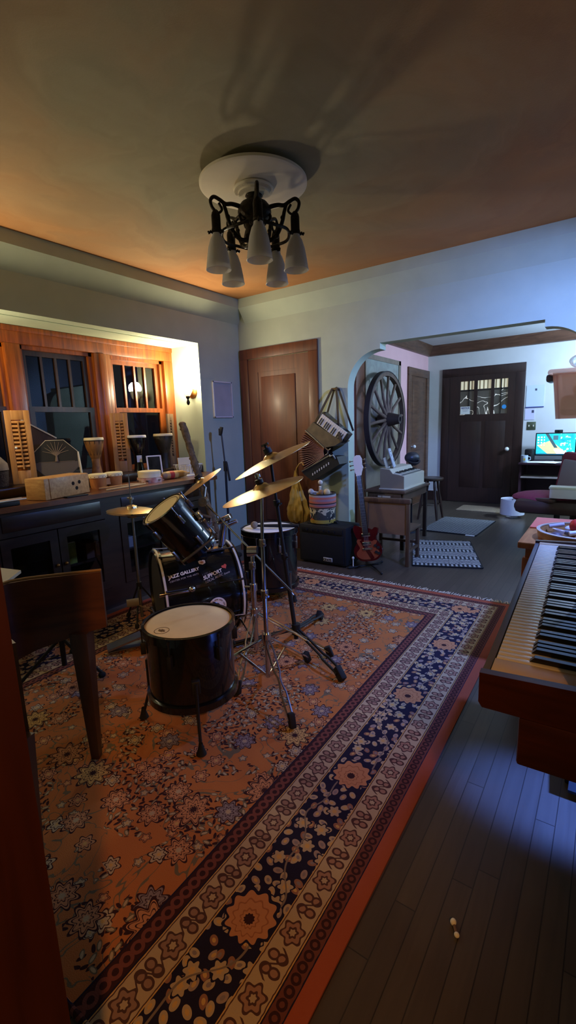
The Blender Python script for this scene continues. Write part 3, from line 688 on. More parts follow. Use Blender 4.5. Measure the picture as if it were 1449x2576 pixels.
# bass pedal
pb=V((-2.30,1.755,0))
T=thing('bass_drum_pedal','grey metal bass drum pedal on the rug behind the near floor tom','pedal',pb)
h0=V((-2.44,1.50,.02));h1=V((-2.32,1.71,.085));s=V((.866,-.5,0))
part('base_plate',MB().bar(h0+V((0,0,-.002)),pb+UP*.018,.085,.006,up=s.cross(bd)),steel,T)
part('footboard',MB().bar(h0+UP*.012,h1,.09,.012,up=V((0,0,1))),steel,T)
for g in (1,-1):part('post',MB().bar(pb+s*g*.055+UP*.016,pb+s*g*.055+UP*.22,.016,.02),steel,T)
part('axle',MB().cyl(pb+s*.06+UP*.21,pb-s*.06+UP*.21,.008),steel,T)
bt=pb+UP*.29+V((-.06,-.1,0))
part('beater',MB().cyl(pb+UP*.21,bt,.004).cyl(bt+V((-.02,-.03,.0)),bt+V((.02,.03,0)),.024),mat('grey_beater_felt',L(120,114,108),.9),T)
part('chain',MB().tube([pb+UP*.2,h1+UP*.01],.005,6),steel,T)
# throne
tb_=V((-2.44,1.23,0))
T=thing('drum_throne','black drum throne on tripod legs behind the wooden console','stool',tb_)
part('post',MB().cyl(tb_+UP*.05,tb_+UP*.42,.014),blackm,T)
part('seat',MB().lathe([(0,0),(.13,0),(.145,.015),(.145,.045),(.13,.06),(0,.065)],tb_+UP*.41,UP,32),blackm,T)
for a in (20,140,260):
    f=tb_+V((math.cos(rad(a)),math.sin(rad(a)),0))*.24
    l=part('leg',MB().tube([tb_+UP*.22,f+UP*.03],.009,6),blackm,T);part('rubber_foot',MB().ball(f+UP*.018,(.02,.02,.018)),rubber,l)
# two sticks wedged between tom and bass drum
# ------------------------------------------------------------------ sideboard and what stands on it
T=thing('built_in_sideboard','dark built-in sideboard with glazed doors below the bay window','sideboard',(-3.25,1.75,0))
part('countertop',MB().prism([(-3.03,.22,.862),(-3.03,3.17,.862),(-3.34,3.45,.862),(-3.448,3.45,.862),(-3.448,.22,.862)],(0,0,.034)),wood('counter_wood',L(92,50,26),L(128,76,40),(12,2,12),.3,.4),T,smooth=0)
cbm=MB();cbm.b(-3.10,-3.06,.24,3.1,.70,.862).b(-3.10,-3.06,.24,3.1,.0,.16)
for y0,y1 in ((.24,.32),(1.12,1.24),(1.98,2.1),(2.98,3.1)):cbm.b(-3.10,-3.06,y0,y1,.16,.70)
cbm.b(-3.448,-3.10,.24,.27,0,.862).b(-3.448,-3.10,3.07,3.1,0,.862).b(-3.44,-3.42,.27,3.07,0,.862).b(-3.42,-3.10,.27,3.07,.12,.15)
part('cabinet_body',cbm,dkwood,T)
for y0,y1 in ((.32,1.12),(1.24,1.98),(2.1,2.98)):
    ym=(y0+y1)/2
    for a,b_ in ((y0,ym),(ym,y1)):
        dr=part('door',MB().b(-3.075,-3.052,a+.004,a+.06,.165,.695).b(-3.075,-3.052,b_-.06,b_-.004,.165,.695).b(-3.075,-3.052,a+.06,b_-.06,.165,.23).b(-3.075,-3.052,a+.06,b_-.06,.63,.695),dkwood,T)
        part('door_pane',MB().quad((-3.064,a+.058,.228),(-3.064,b_-.058,.228),(-3.064,b_-.058,.632),(-3.064,a+.058,.632)),pane_m,dr,smooth=0)
        part('knob',MB().ball((-3.042,(b_-.03 if b_<y1 else a+.03),.45),.012),brass,dr)
    part('frieze_panel',MB().b(-3.061,-3.054,y0+.03,y1-.03,.735,.835,.002),dkwood,T)
part('shelf',MB().b(-3.42,-3.10,.27,3.07,.395,.412),dkwood,T)
# things inside behind glass
gm,gt,gb=newmat('book_cover');X.nt=gt;x,y,z,ov=coords();cc=cmix(noise(ov,9,4,1.),L(24,66,40),L(196,196,60));gt.links.new(cc,gb.inputs['Base Color'])
bk=thing('book','green and yellow illustrated book behind the sideboard glass','book',(-3.13,1.68,.412))
part('cover',MB().b(-3.135,-3.115,1.59,1.76,.413,.565),gm,bk);part('pages',MB().b(-3.134,-3.116,1.594,1.757,.417,.569),paper,bk)
single('cardboard_box',MB().b(-3.3,-3.12,1.84,1.95,.413,.53,.003),mat('brown_card',L(104,72,54),.8),'brown box behind the sideboard glass, right of the green book','box')
single('cloth_bundle',MB().ball((-3.15,1.89,.20),(.04,.08,.05)),mat('grey_bundle',L(130,122,112),.9,bump=(60,.8)),'small grey cloth bundle low behind the sideboard glass','cloth')
single('silver_box',MB().b(-3.2,-3.13,2.16,2.26,.413,.50,.002),mat('silver_card',L(150,150,150),.4),'small silvery box behind the sideboard glass near the hi-hat','box')
# cajon-like box with three holes
T=thing('wooden_box_drum','pale wooden box drum with three round holes on the counter edge','drum',(-3.2,1.73,.896),-3)
R3=M.Rotation(rad(16),3,'Z')
part('body',MB().box((-3.2,1.735,.97),(.17,.40,.145),R3,.006),light_w,T)
part('front_panel',MB().box(V((-3.2,1.735,.97))+R3@V((.087,.02,0)),(.006,.36,.138),R3,.002),light_w,T)
hm=MB()
for a,b_ in ((.045,.018),(.105,.022),(.075,-.018)):
    c=V((-3.2,1.735,.965))+R3@V((.0895,a,b_));hm.cyl(c,c+R3@V((.0012,0,0)),.0135)
part('sound_hole',hm,mat('dark_hole',L(30,18,10),.9),T)
# bongos
T=thing('bongo_drums','pair of small honey-coloured bongo drums beside the wooden box drum','bongos',(-3.34,2.22,.896))
for yy_ in (2.13,2.275):
    c=V((-3.33,yy_,.896))
    part('shell',MB().lathe([(.052,0),(.06,.02),(.066,.1),(.064,.1),(.05,.004),(0,.004)],c,UP,28),hon_w,T)
    sk=part('skin',MB().lathe([(.068,-.022),(.0705,-.02),(.0705,.004),(.064,.009),(0,.009)],c+UP*.107,UP,28),head,T)
    tk=MB()
    for i in range(14):
        a=2*pi*i/14;tk.ball(c+V((.071*math.cos(a),.071*math.sin(a),.094)),.0035,6,4)
    part('tacks',tk,brass,sk)
part('bridge_block',MB().b(-3.36,-3.30,2.18,2.225,.92,.97),hon_w,T)
# frame drum on tambourine
c=V((-3.27,2.585,.896))
T=thing('tambourine','red and white tambourine lying under the small frame drum','tambourine',c)
part('frame',MB().lathe([(.098,0),(.105,0),(.105,.042),(.098,.042)],c,UP,40,True),mat('red_white_frame',L(186,66,50),.5,nz=(22,.2,L(220,190,170))),T)
part('skin',MB().lathe([(.098,.040),(0,.040),(0,.036),(.098,.036)],c,UP,40,True),mat('tan_skin',L(206,180,140),.6),T)
for i in range(6):
    a=2*pi*i/6+.2;e=V((math.cos(a),math.sin(a),0))
    part('jingle',MB().cyl(c+e*.103+UP*.017,c+e*.103+UP*.0195,.017,seg=16).cyl(c+e*.103+UP*.022,c+e*.103+UP*.0245,.017,seg=16),steel,T)
T=thing('frame_drum','small cream hand drum lying on the tambourine','drum',c+UP*.043)
part('frame',MB().lathe([(.09,0),(.096,0),(.096,.05),(.09,.05)],c+UP*.0435,UP,40,True),mat('cream_hoop',L(222,206,176),.6),T)
part('skin',MB().lathe([(.0965,.03),(.0975,.046),(.092,.0535),(0,.0535)],c+UP*.0435,UP,40),head,T)
# drumsticks
st=mat('hickory',L(206,160,96),.5)
def stick(n,lab,p,q,r=.0072,m=st,cat='drumstick',gr=None):
    p=V(p);q=V(q);d_=(q-p)
    T=thing(n,lab,cat,p,group=gr)
    part('shaft',MB().tube([p,p+d_*.02,p+d_*.7,p+d_*.93],[r*.6,r,r,r*.45],10),m,T)
    part('tip',MB().ball(p+d_*.965,(r*.75,r*.75,r*.75)),m,T);return T
stick('drumstick','darker drumstick on the counter, the one farther from the counter edge',(-3.21,2.05,.908),(-3.19,2.47,.906),.0085,mat('dark_hickory',L(178,124,62),.5))
stick('drumstick','pale drumstick lying along the very edge of the counter',(-3.10,2.04,.905),(-3.14,2.47,.905))
single('phone',MB().b(-3.09,-3.04,1.70,1.86,.8965,.905,.003),blackm,'flat black strip on the counter edge below the box drum','device')
T=thing('guiro','gourd shaker with a red band lying on the counter','shaker',(-3.28,2.83,.93),0)
p=V((-3.27,2.72,.934));q=V((-3.25,3.02,.930));dd=(q-p)
part('gourd',MB().lathe([(0,0),(.02,.006),(.032,.03),(.036,.08),(.035,.16),(.031,.23),(.02,.27),(.009,.285),(.009,.31),(0,.312)],p,dd,24),mat('gourd',L(206,156,82),.5,nz=(20,.15)),T)
part('red_band',MB().lathe([(.0366,.072),(.0372,.085),(.037,.115),(.036,.118)],p,dd,24),mat('red_paint',L(190,50,40),.5),T)
part('end_cap',MB().lathe([(0,-.002),(.018,.002),(.031,.022),(.034,.035)],p,dd,24),mat('tan_cap',L(170,140,100),.6),T)
# basket and booklet
bc_=V((-3.36,3.12,.896))
T=thing('plastic_basket','white slatted plastic basket at the right end of the counter','basket',bc_)
bk=MB();
for z_,w_ in ((.002,.072),(.02,.076),(.105,.09)):bk.tube([bc_+V((-w_,-w_*1.15,z_)),bc_+V((w_,-w_*1.15,z_)),bc_+V((w_,w_*1.15,z_)),bc_+V((-w_,w_*1.15,z_))],.004,6,True)
for i in range(9):
    t=-1+2*i/8
    for s in (-1,1):
        bk.tube([bc_+V((.076*t,s*.087,.02)),bc_+V((.09*t,s*.103,.105))],.0028,5);bk.tube([bc_+V((s*.076,.087*t,.02)),bc_+V((s*.09,.103*t,.105))],.0028,5)
bk.box(bc_+UP*.004,(.14,.165,.004))
part('slatted_sides',bk,mat('white_plastic',L(222,220,212),.4),T)
T=thing('booklet','pale booklet standing upright in the white plastic basket','book',bc_+V((-.02,-.02,.01)))
Rb=M.Rotation(rad(-24),3,'Z')@M.Rotation(rad(-12),3,'Y')
part('cover',MB().box(bc_+V((-.02,-.02,.09)),(.008,.125,.165),Rb),mat('booklet_paper',L(206,196,164),.7),T)
part('title_lines',MB().box(bc_+V((-.02,-.02,.09))+Rb@V((.0047,0,.01)),(.0006,.08,.008),Rb).box(bc_+V((-.02,-.02,.09))+Rb@V((.0047,0,-.004)),(.0006,.06,.005),Rb),mat('grey_print',L(150,140,116),.7),T)
# rain stick
p=V((-3.165,2.91,1.38));q=V((-2.66,2.885,.02));
T=thing('rain_stick','rough bark rain stick leaning against the counter edge','rain stick',q)
n=26;mb=MB();pts=[];rs=[]
for i in range(n+1):
    t=i/n;pts.append(p.lerp(q,t)+V((random.uniform(-.003,.003),random.uniform(-.003,.003),0)));rs.append(.030+random.uniform(-.004,.004))
mb.tube(pts,rs,14)
for i in range(90):
    t=random.random();a=random.random()*2*pi;mb.ball(p.lerp(q,t)+V((.03*math.cos(a),.03*math.sin(a),0)),(.008,.008,.012),5,4)
part('bark_tube',mb,bark,T);part('end_cap',MB().ball(p,(.033,.033,.024)),bark,T)
# djembes on the sill
def djembe(n,lab,c,h,r,m1,m2,skin=head):
    c=V(c);T=thing(n,lab,'drum',c)
    part('foot',MB().lathe([(0,0),(r*.62,0),(r*.58,.01),(r*.42,h*.30),(r*.46,h*.45)],c,UP,28),m2,T)
    part('bowl',MB().lathe([(r*.46,h*.45),(r*.62,h*.55),(r*.9,h*.75),(r,h*.93),(r*.97,h*.97)],c,UP,28),m1,T)
    part('skin',MB().lathe([(r*1.01,h*.93),(r*1.03,h*.97),(r*.98,h),(0,h)],c,UP,28),skin,T)
    rp=MB().tube([c+V((r*1.03*math.cos(a),r*1.03*math.sin(a),h*.925)) for a in [2*pi*i/24 for i in range(24)]],.004,6,True)
    for i in range(12):
        a=2*pi*i/12;a2=a+pi/12
        rp.tube([c+V((r*1.02*math.cos(a),r*1.02*math.sin(a),h*.92)),c+V((r*.64*math.cos(a2),r*.64*math.sin(a2),h*.54)),c+V((r*1.02*math.cos(a+pi/6),r*1.02*math.sin(a+pi/6),h*.92))],.0018,4)
    part('ropes',rp,mat('rope_'+n+lab[:4],L(60,46,30),.8) if m1 is not black else blackm,T);return T
djembe('djembe','brown wooden djembe with white rim at the left window',(-3.64,2.33,.966),.325,.078,mat('djembe_wood',L(130,84,38),.5,nz=(14,.3)),mat('djembe_foot',L(150,100,54),.6,nz=(30,.3)))
dj=djembe('djembe','black djembe with a white tag, in front of the shuttered window',(-3.64,2.77,.966),.33,.083,black,black,headw)
part('white_tag',MB().box(V((-3.591,2.742,1.08)),(.002,.045,.062),M.Rotation(rad(-28),3,'Z')),paper,dj)
djembe('djembe','dark olive djembe with cream skin, rightmost on the window sill',(-3.62,3.065,.966),.335,.09,mat('olive_drum',L(52,46,30),.5,nz=(10,.3)),mat('olive_foot',L(36,32,24),.6))
# picture frame on the sill
Rf=M.Rotation(rad(-25),3,'Z')@M.Rotation(rad(-10),3,'Y');c=V((-3.455,2.80,1.005))
T=thing('photo_frame','small white photo frame leaning at the sill between two djembes','picture frame',(-3.455,2.80,.9))
fm=MB()
for a,b_,sx,sz in ((-.062,0,.012,.205),(.062,0,.012,.205),(0,.098,.112,.012),(0,-.098,.112,.012)):fm.box(c+Rf@V((0,a,b_)),(.012,sx,sz),Rf)
part('moulding',fm,mat('silver_white',L(206,200,196),.4),T)
part('glazing',MB().box(c+Rf@V((-.002,0,0)),(.004,.114,.186),Rf),mat('dark_photo',L(36,36,34),.08,nz=(14,.6)),T)
# octagon tree panel
Ro=M.Rotation(rad(-30),3,'Z')@M.Rotation(rad(-4),3,'Y');c=V((-3.60,1.965,1.128))
T=thing('etched_octagon','octagonal smoky glass panel etched with a tree, on the window sill','decoration',(-3.60,1.965,.966))
og=[(.168*math.cos(pi/8+i*pi/4),.168*math.sin(pi/8+i*pi/4)) for i in range(8)]
part('glass_panel',MB().prism([c+Ro@V((0,a,b_)) for a,b_ in og],Ro@V((.006,0,0))),mat('smoky_glass',L(70,66,62),.15,trans=.3),T,smooth=0)
part('pale_edge',MB().tube([c+Ro@V((.003,a,b_)) for a,b_ in [og[3],og[2],og[1],og[0],og[7]]],.004,6),mat('lit_rim_tone',L(190,170,140),.5),T)  # light on the glass rim, put in as a paler tone
tm=MB();P2=lambda a,b_:c+Ro@V((.0075,a,b_))
tm.tube([P2(0,-.01),P2(.002,.03),P2(0,.05)],[.013,.008,.006],6)
for k in range(9):
    a=rad(22+17*k);tm.tube([P2(0,.035),P2(.035*math.cos(a),.045+.03*math.sin(a)),P2(.10*math.cos(a),.03+.115*math.sin(a))],[.005,.003,.0015],5)
tm.tube([P2(-.13,-.012),P2(.13,-.012)],.0016,5)
part('etched_tree',tm,mat('etching',L(128,106,86),.8),T)
part('etched_ground',MB().prism([c+Ro@V((.0064,a,b_)) for a,b_ in ((-.15,-.014),(.15,-.014),(.15,-.06),(.06,-.15),(-.06,-.15),(-.15,-.06))],Ro@V((.0004,0,0))),mat('etched_field',L(92,80,72),.8),T,smooth=0)
part('lit_edge_bar',MB().bar(c+Ro@V((.0,.158,.06)),c+Ro@V((.0,.172,-.155)),.012,.012),mat('lit_edge_bar_tone',L(206,186,150),.5),T)  # bar painted pale to imitate the lit right edge of the glass
# slanted board + shutters
p0=V((-3.78,1.82,1.45));p1=V((-3.70,2.04,1.30))
T=thing('slanted_board','dark board with a pale top edge slanting behind the octagon panel','board',(-3.74,1.9,.966))
part('panel',MB().prism([p0,p1,V((-3.70,2.04,.967)),V((-3.78,1.82,.967))],(-.012,.004,0)),mid_w,T,smooth=0)
part('pale_edge',MB().bar(p0,p1,.014,.010),mat('pale_edge_trim',L(214,200,176),.5),T)
def shutter(lab,c,rz,w,h,ns=12,m=shut_w):
    Rm=M.Rotation(rad(rz),3,'Z');c=V(c);T=thing('louvered_shutter',lab,'shutter',c)
    f=MB()
    for a,b_,sy,sz in ((-w/2+.02,h/2,.04,h),(w/2-.02,h/2,.04,h),(0,h-.035,w-.08,.07),(0,.05,w-.08,.10)):f.box(c+Rm@V((0,a,b_)),(.022,sy,sz),Rm,.002)
    part('frame',f,m,T)
    s=MB();L_=h-.19
    for i in range(ns):
        s.box(c+Rm@V((.004,0,.115+L_*(i+.5)/ns)),(.022,w-.082,.016),Rm@M.Rotation(rad(-30),3,'Y'))
    part('louvers',s,m,T);part('tilt_rod',MB().box(c+Rm@V((.018,0,.11+L_/2)),(.008,.01,L_),Rm),m,T)
    part('backing',MB().box(c+Rm@V((-.016,0,.115+L_/2)),(.004,w-.08,L_),Rm),dkwood,T);return T
s1=shutter('tall louvered shutter at the far left of the window sill',(-3.68,1.745,.966),-22,.165,.55)
part('white_knob',MB().ball((-3.65,1.695,1.24),.009),white,s1)
shutter('louvered shutter on the left side of the right window, beside the black djembe',(-3.72,2.655,.966),-35,.15,.535)
shutter('greyish louvered shutter on the right side of the right window',(-3.76,3.29,.966),20,.12,.53,m=mat('grey_shutter',L(118,92,66),.5))
# basket at far left
c=V((-3.60,1.50,.966))
T=thing('wicker_basket','dark wicker basket at the far left end of the sill','basket',c)
part('body',MB().lathe([(.07,0),(.085,.05),(.09,.12),(.084,.12),(.078,.01),(0,.01)],c,UP,24),mat('dark_wicker',L(46,30,24),.8,bump=(70,1)),T)
part('grey_lid',MB().lathe([(.094,.125),(.09,.17),(.05,.22),(0,.23)],c,UP,20),mat('grey_stone',L(122,104,86),.8,nz=(18,.25)),T)
T=thing('pen_tray','small dark tray of pens on the counter at the far left','tray',(-3.10,1.33,.896))
part('tray',MB().b(-3.15,-3.06,1.24,1.40,.8965,.925,.006),blackm,T)
for i in range(4):part('pen',MB().cyl((-3.13+.018*i,1.25,.93),(-3.12+.02*i,1.44,.932),.0045,seg=8),[white,steel,hon_w,white][i],T)
# dark stick across the rack tom
stick('brush_stick','dark grey stick sticking out below the rack tom, above the stickers',(-1.93,1.70,.60),(-1.80,1.86,.74),.008,mat('grey_stick',L(70,68,58),.5),'drumstick')
# ------------------------------------------------------------------ wooden console at left
T=thing('keyboard_console','dark wooden console on tapered legs in the left foreground, with curved back panel','console',(-1.6,.75,0))
pl=[(-1.59,.985),(-1.64,.925),(-1.70,.85),(-1.75,.785),(-1.775,.73),(-1.76,.675),(-1.69,.62),(-1.58,.565),(-1.44,.535),(-1.235,.505)]
zb=[.573,.56,.54,.52,.50,.49,.49,.50,.51,.52]
mb=MB();F=[];B=[]
ins=[(-.031,.025)]*5+[(-.038,-.01),(-.02,-.036),(-.016,-.037),(-.016,-.037),(-.016,-.037)]
fr=[];bk_=[]
for (x,y),z,(ix,iy) in zip(pl,zb,ins):
    fr.append([mb.bm.verts.new(V((x,y,z))),mb.bm.verts.new(V((x,y,.80)))]);bk_.append([mb.bm.verts.new(V((x+ix,y+iy,z))),mb.bm.verts.new(V((x+ix,y+iy,.80)))])
for i in range(len(pl)-1):
    a,b_=fr[i],fr[i+1];c,d_=bk_[i],bk_[i+1]
    for q in ([a[0],b_[0],b_[1],a[1]],[c[0],c[1],d_[1],d_[0]],[a[1],b_[1],d_[1],c[1]],[a[0],c[0],d_[0],b_[0]]):mb.face(q)
mb.face([fr[0][0],fr[0][1],bk_[0][1],bk_[0][0]]);mb.face([fr[-1][0],fr[-1][1],bk_[-1][1],bk_[-1][0]])
part('curved_back_panel',mb,desk_w,T,smooth=50)
part('lit_top_edge',MB().tube([(x+ix*.5,y+iy*.5,.802) for (x,y),(ix,iy) in zip(pl,ins)],.006,8),mat('lit_tan_edge',L(150,108,64),.5),T)  # light along the panel top, painted as a thin tan strip
part('keybed',MB().prism([(x+ix,y+iy,.56) for (x,y),(ix,iy) in zip(pl,ins)]+[(-1.5,.24,.56),(-1.9,.26,.56),(-1.95,.95,.56)],(0,0,.04)),desk_w,T,smooth=0)
part('cream_key_strip',MB().prism([(-1.812,.745,.79),(-1.80,.68,.79),(-1.98,.60,.79),(-2.05,.80,.79),(-1.90,.835,.79)],(0,0,.012)),ivory,T,smooth=0)
part('key_support',MB().b(-2.0,-1.86,.66,.78,.58,.79),desk_w,T)
def tleg(x,y,z,w0,w1,rz=0):
    Rm=M.Rotation(rad(rz),3,'Z');c=V((x,y,0));A=[c+Rm@V((a*w1,b*w1,0)) for a,b in((-1,-1),(1,-1),(1,1),(-1,1))];B=[c+Rm@V((a*w0,b*w0,z)) for a,b in((-1,-1),(1,-1),(1,1),(-1,1))]
    m_=MB();va=[m_.bm.verts.new(p) for p in A];vb=[m_.bm.verts.new(p) for p in B];m_.face(va[::-1]);m_.face(vb)
    for i in range(4):m_.face([va[i],va[(i+1)%4],vb[(i+1)%4],vb[i]])
    part('tapered_leg',m_,deskd,T,smooth=0)
tleg(-1.662,.92,.565,.034,.016,35);tleg(-1.235,.465,.545,.034,.014,20);tleg(-1.95,.52,.56,.034,.016);tleg(-1.55,.27,.56,.034,.016)
# ------------------------------------------------------------------ chandelier
cc=V((-1.70,2.20,0))
single('ceiling_medallion',MB().lathe([(0,2.605),(.275,2.605),(.29,2.612),(.29,2.625),(0,2.625)],cc,UP,72),plast,'round cream ceiling medallion above the chandelier','ceiling medallion')
part('spacer',MB().cyl(cc+UP*2.625,cc+UP*2.66,.1,seg=32),plast,[o for o in col.objects if o.name=='ceiling_medallion'][0])
T=thing('ceiling_rosette','small ribbed plaster rosette at the centre of the ceiling medallion','ceiling rosette',cc+UP*2.60)
rb=MB().lathe([(0,2.60),(.107,2.60),(.11,2.594),(.105,2.585),(.085,2.58),(.083,2.572),(.06,2.568),(0,2.566)],cc,UP,48)
for i in range(40):
    a=2*pi*i/40;rb.ball(cc+V((.094*math.cos(a),.094*math.sin(a),2.586)),(.006,.006,.005),6,4)
part('ribbed_disc',rb,plast,T)
T=thing('chandelier','dark bronze five-arm chandelier with frosted glass shades hanging from the ceiling','chandelier',cc+UP*2.57)
part('canopy_and_body',MB().lathe([(0,2.575),(.04,2.575),(.048,2.562),(.036,2.55),(.04,2.53),(.072,2.525),(.088,2.505),(.092,2.48),(.08,2.455),(.06,2.44),(.052,2.40),(.058,2.385),(.064,2.36),(.052,2.335),(.03,2.325),(.02,2.305),(0,2.295)],cc,UP,32),dbz,T)
part('linking_ring',MB().tube([cc+V((.185*math.cos(a),.185*math.sin(a),2.365+.004*math.sin(5*a))) for a in [2*pi*i/60 for i in range(60)]],.0085,8,True),dbz,T)
for k in range(5):
    a=rad(-48+72*k);e=V((math.cos(a),math.sin(a),0));s=e.cross(UP);R_=.222
    P=lambda r,z,t=0:cc+e*r+UP*z+s*t
    arm=part('arm',MB().stube([P(.05,2.485),P(.085,2.50),P(.13,2.505),P(.165,2.50),P(.195,2.515),P(R_+.005,2.525),P(R_+.024,2.505),P(R_+.018,2.475),P(R_,2.455)],[.013,.012,.011,.0105,.010,.0095,.009,.0085,.009],8),dbz,T)
    part('scroll',MB().stube([P(.035,2.345),P(.08,2.335),P(.12,2.36),P(.15,2.415),P(.165,2.47),P(.178,2.505)],[.013,.012,.0115,.011,.010,.009],8).stube([P(.045,2.44),P(.075,2.43),P(.088,2.455),P(.07,2.472),P(.058,2.458)],.008,6).stube([P(R_-.02,2.50),P(R_-.036,2.47),P(R_-.015,2.45),P(R_,2.462)],.007,6).ball(P(.118,2.355),.015,8,6).ball(P(.155,2.44),.013,8,6),dbz,arm)
    part('collar',MB().lathe([(.018,2.343),(.027,2.35),(.026,2.356),(.018,2.356)],P(R_,0),UP,20,True),dbz,arm)
    for q in range(3):
        lf=MB()
        t=2*pi*q/3+a;u=V((math.cos(t),math.sin(t),0));p=P(R_,2.345)
        lf.tube([p+u*.018,p+u*.035+UP*.008,p+u*.045-UP*.004],[.006,.009,.003],6).ball(p+u*.045+UP*.006,.006,6,5)
        part('leaf',lf,dbz,arm)
    part('socket',MB().lathe([(0,2.462),(.012,2.46),(.02,2.45),(.024,2.435),(.024,2.375),(.028,2.36),(.022,2.345),(0,2.345)],P(R_,0),UP,20),dbz,T)
    part('glass_shade',MB().lathe([(.024,2.35),(.026,2.335),(.036,2.32),(.049,2.28),(.060,2.22),(.066,2.175),(.0685,2.17),(.066,2.168),(.057,2.22),(.046,2.28),(.033,2.317),(.022,2.333)],P(R_,0),UP,36,True),frost,T)
# ------------------------------------------------------------------ sconces
def sconce(lab,px,py,sgn,SC_W):
    T=thing('wall_sconce',lab,'sconce',(px,py,1.71),group=None)
    part('back_plate',MB().lathe([(0,0),(.062,0),(.062,.006),(.05,.014),(.02,.02),(0,.02)],(px,py,1.705),(0,-sgn,0),32),brass,T)
    q=V((px+.04,py-sgn*.11,1.66))
    part('arm',MB().tube([(px,py-sgn*.02,1.705),(px,py-sgn*.07,1.70),(px+.03,py-sgn*.105,1.675),q],.008,8),brass,T)
    part('finial',MB().lathe([(.02,.0),(.02,-.015),(.008,-.03),(.018,-.06),(.012,-.08),(0,-.09)],q,UP,16),dbz,T)
    part('glass_shade',MB().lathe([(.022,0),(.03,.01),(.05,.05),(.06,.10),(.058,.10),(.047,.05),(.028,.012),(.022,.004)],q,UP,32,True),mat('sconce_glass',L(250,246,236),.3,trans=.9),T)
    b=part('bulb',MB().ball(q+UP*.06,(.026,.026,.036),16,10),bulb_m,T)
    l=bpy.data.lights.new('sconce_light','POINT');l.energy=SC_W;l.color=(1,.86,.60);l.shadow_soft_size=.07
    o=bpy.data.objects.new('sconce_light',l);col.objects.link(o);o.location=q+UP*.135
    return T
sconce('lit wall sconce on the right side wall of the bay window',-3.568,3.454,1,52)
sconce('wall sconce at the far left end of the bay window, opposite the lit one',-3.55,.953,-1,36)
# picture on left wall
T=thing('framed_print','pale framed print on the grey wall between the bay and the corner door','picture',(-3.45,3.75,1.62))
fm=MB()
for a,b_,sy,sz in ((3.613,1.63,.012,.372),(3.893,1.63,.012,.372),(3.753,1.81,.292,.012),(3.753,1.45,.292,.012)):fm.box((-3.437,a,b_),(.026,sy,sz))
part('moulding',fm,mat('white_frame',L(214,212,204),.4),T)
part('print_sheet',MB().b(-3.445,-3.438,3.62,3.887,1.457,1.805),mat('print_paper',L(172,172,164),.35,nz=(7,.08)),T)
# mic stand
b=V((-3.24,3.52,0))
T=thing('microphone_stand','dark microphone stand in the corner left of the wooden door','microphone stand',b)
part('base',MB().lathe([(0,0),(.12,0),(.12,.012),(.03,.025),(0,.025)],b,UP,32),blackm,T)
part('tube',MB().cyl(b+UP*.02,b+UP*.97,.012).cyl(b+UP*.95,b+V((-.02,-.01,1.30)),.008),mat('dark_steel',L(70,72,76),.4,.7),T)
part('clutch',MB().cyl(b+UP*.90,b+UP*1.0,.019).cyl(b+V((.018,0,.99)),b+V((.05,.0,.80)),.011),blackm,T)
part('mic_clip',MB().bar(b+V((-.03,-.015,1.26)),b+V((-.01,-.01,1.345)),.026,.03,bev=.004).cyl(b+V((-.03,-.02,1.27)),b+V((-.03,-.02,1.33)),.012),blackm,T)
# accordion
def AP(px,py,y=3.95):
    # anchor points measured on the wall plane
    return V((px,y,py))
T=thing('accordion','old piano accordion hanging open by its strap on the wall','accordion',(-2.24,3.98,1.1))
yf,yb=3.86,4.03
def pri(n,pts,m,y0=yf,y1=yb,p=None,sm=20):return part(n,MB().prism([(a,y0,b_) for a,b_ in pts],(0,y1-y0,0)),m,p or T,smooth=sm)
pri('treble_case',[(-2.465,1.284),(-2.385,1.36),(-2.075,1.172),(-2.145,1.135),(-2.265,1.115)],mat('aged_brown_case',L(104,86,56),.45,nz=(16,.3)))
kb=pri('keyboard_body',[(-2.355,1.35),(-2.281,1.452),(-2.01,1.236),(-2.078,1.158)],black,3.875,3.96)
# keys : white slab rows and black keys
a0=V((-2.348,0,1.352));a1=V((-2.085,0,1.168));nn=V((.072,0,.092))
for i in range(14):
    p=a0.lerp(a1,i/14+.004);q=a0.lerp(a1,(i+1)/14-.004);m_=MB().prism([(p.x,3.868,p.z),(q.x,3.868,q.z),(q.x+nn.x*.9,3.868,q.z+nn.z*.9),(p.x+nn.x*.9,3.868,p.z+nn.z*.9)],(0,.012,0));part('white_key',m_,ivory,kb,smooth=0)
for i in range(13):
    if i%7 in(2,6):continue
    p=a0.lerp(a1,(i+.8)/14)+nn*.06;q=a0.lerp(a1,(i+1.2)/14)+nn*.06;m_=MB().prism([(p.x,3.862,p.z),(q.x,3.862,q.z),(q.x+nn.x*.55,3.862,q.z+nn.z*.55),(p.x+nn.x*.55,3.862,p.z+nn.z*.55)],(0,.012,0));part('black_key',m_,keyblack,kb,smooth=0)
pv=V((-2.205,0,1.075));a_s=math.atan2(1.262-1.075,-2.462+2.205);a_e=math.atan2(.885-1.075,-2.505+2.205)+2*pi
nP=34;mb=MB();rr=[]
for i in range(nP+1):
    t=a_s+(a_e-a_s)*i/nP;ro=.335+.012*math.sin(pi*i/nP)-(.028 if i%2 else 0);ri=.05 if i%2 else .07
    yo=.0 if i%2==0 else .014
    rr.append([mb.bm.verts.new(V((pv.x+r_*math.cos(t),y_,pv.z+r_*math.sin(t)))) for r_,y_ in ((ri,yf+.008+yo),(ro,yf+.008+yo),(ro,yb-.008-yo),(ri,yb-.008-yo))])
for i in range(nP):
    for k in range(4):mb.face([rr[i][k],rr[i][(k+1)%4],rr[i+1][(k+1)%4],rr[i+1][k]])
mb.face(rr[0]);mb.face(rr[-1][::-1])
bl=part('bellows',mb,mat('red_brown_bellows',L(62,26,22),.6),T,smooth=0)
mb=MB()
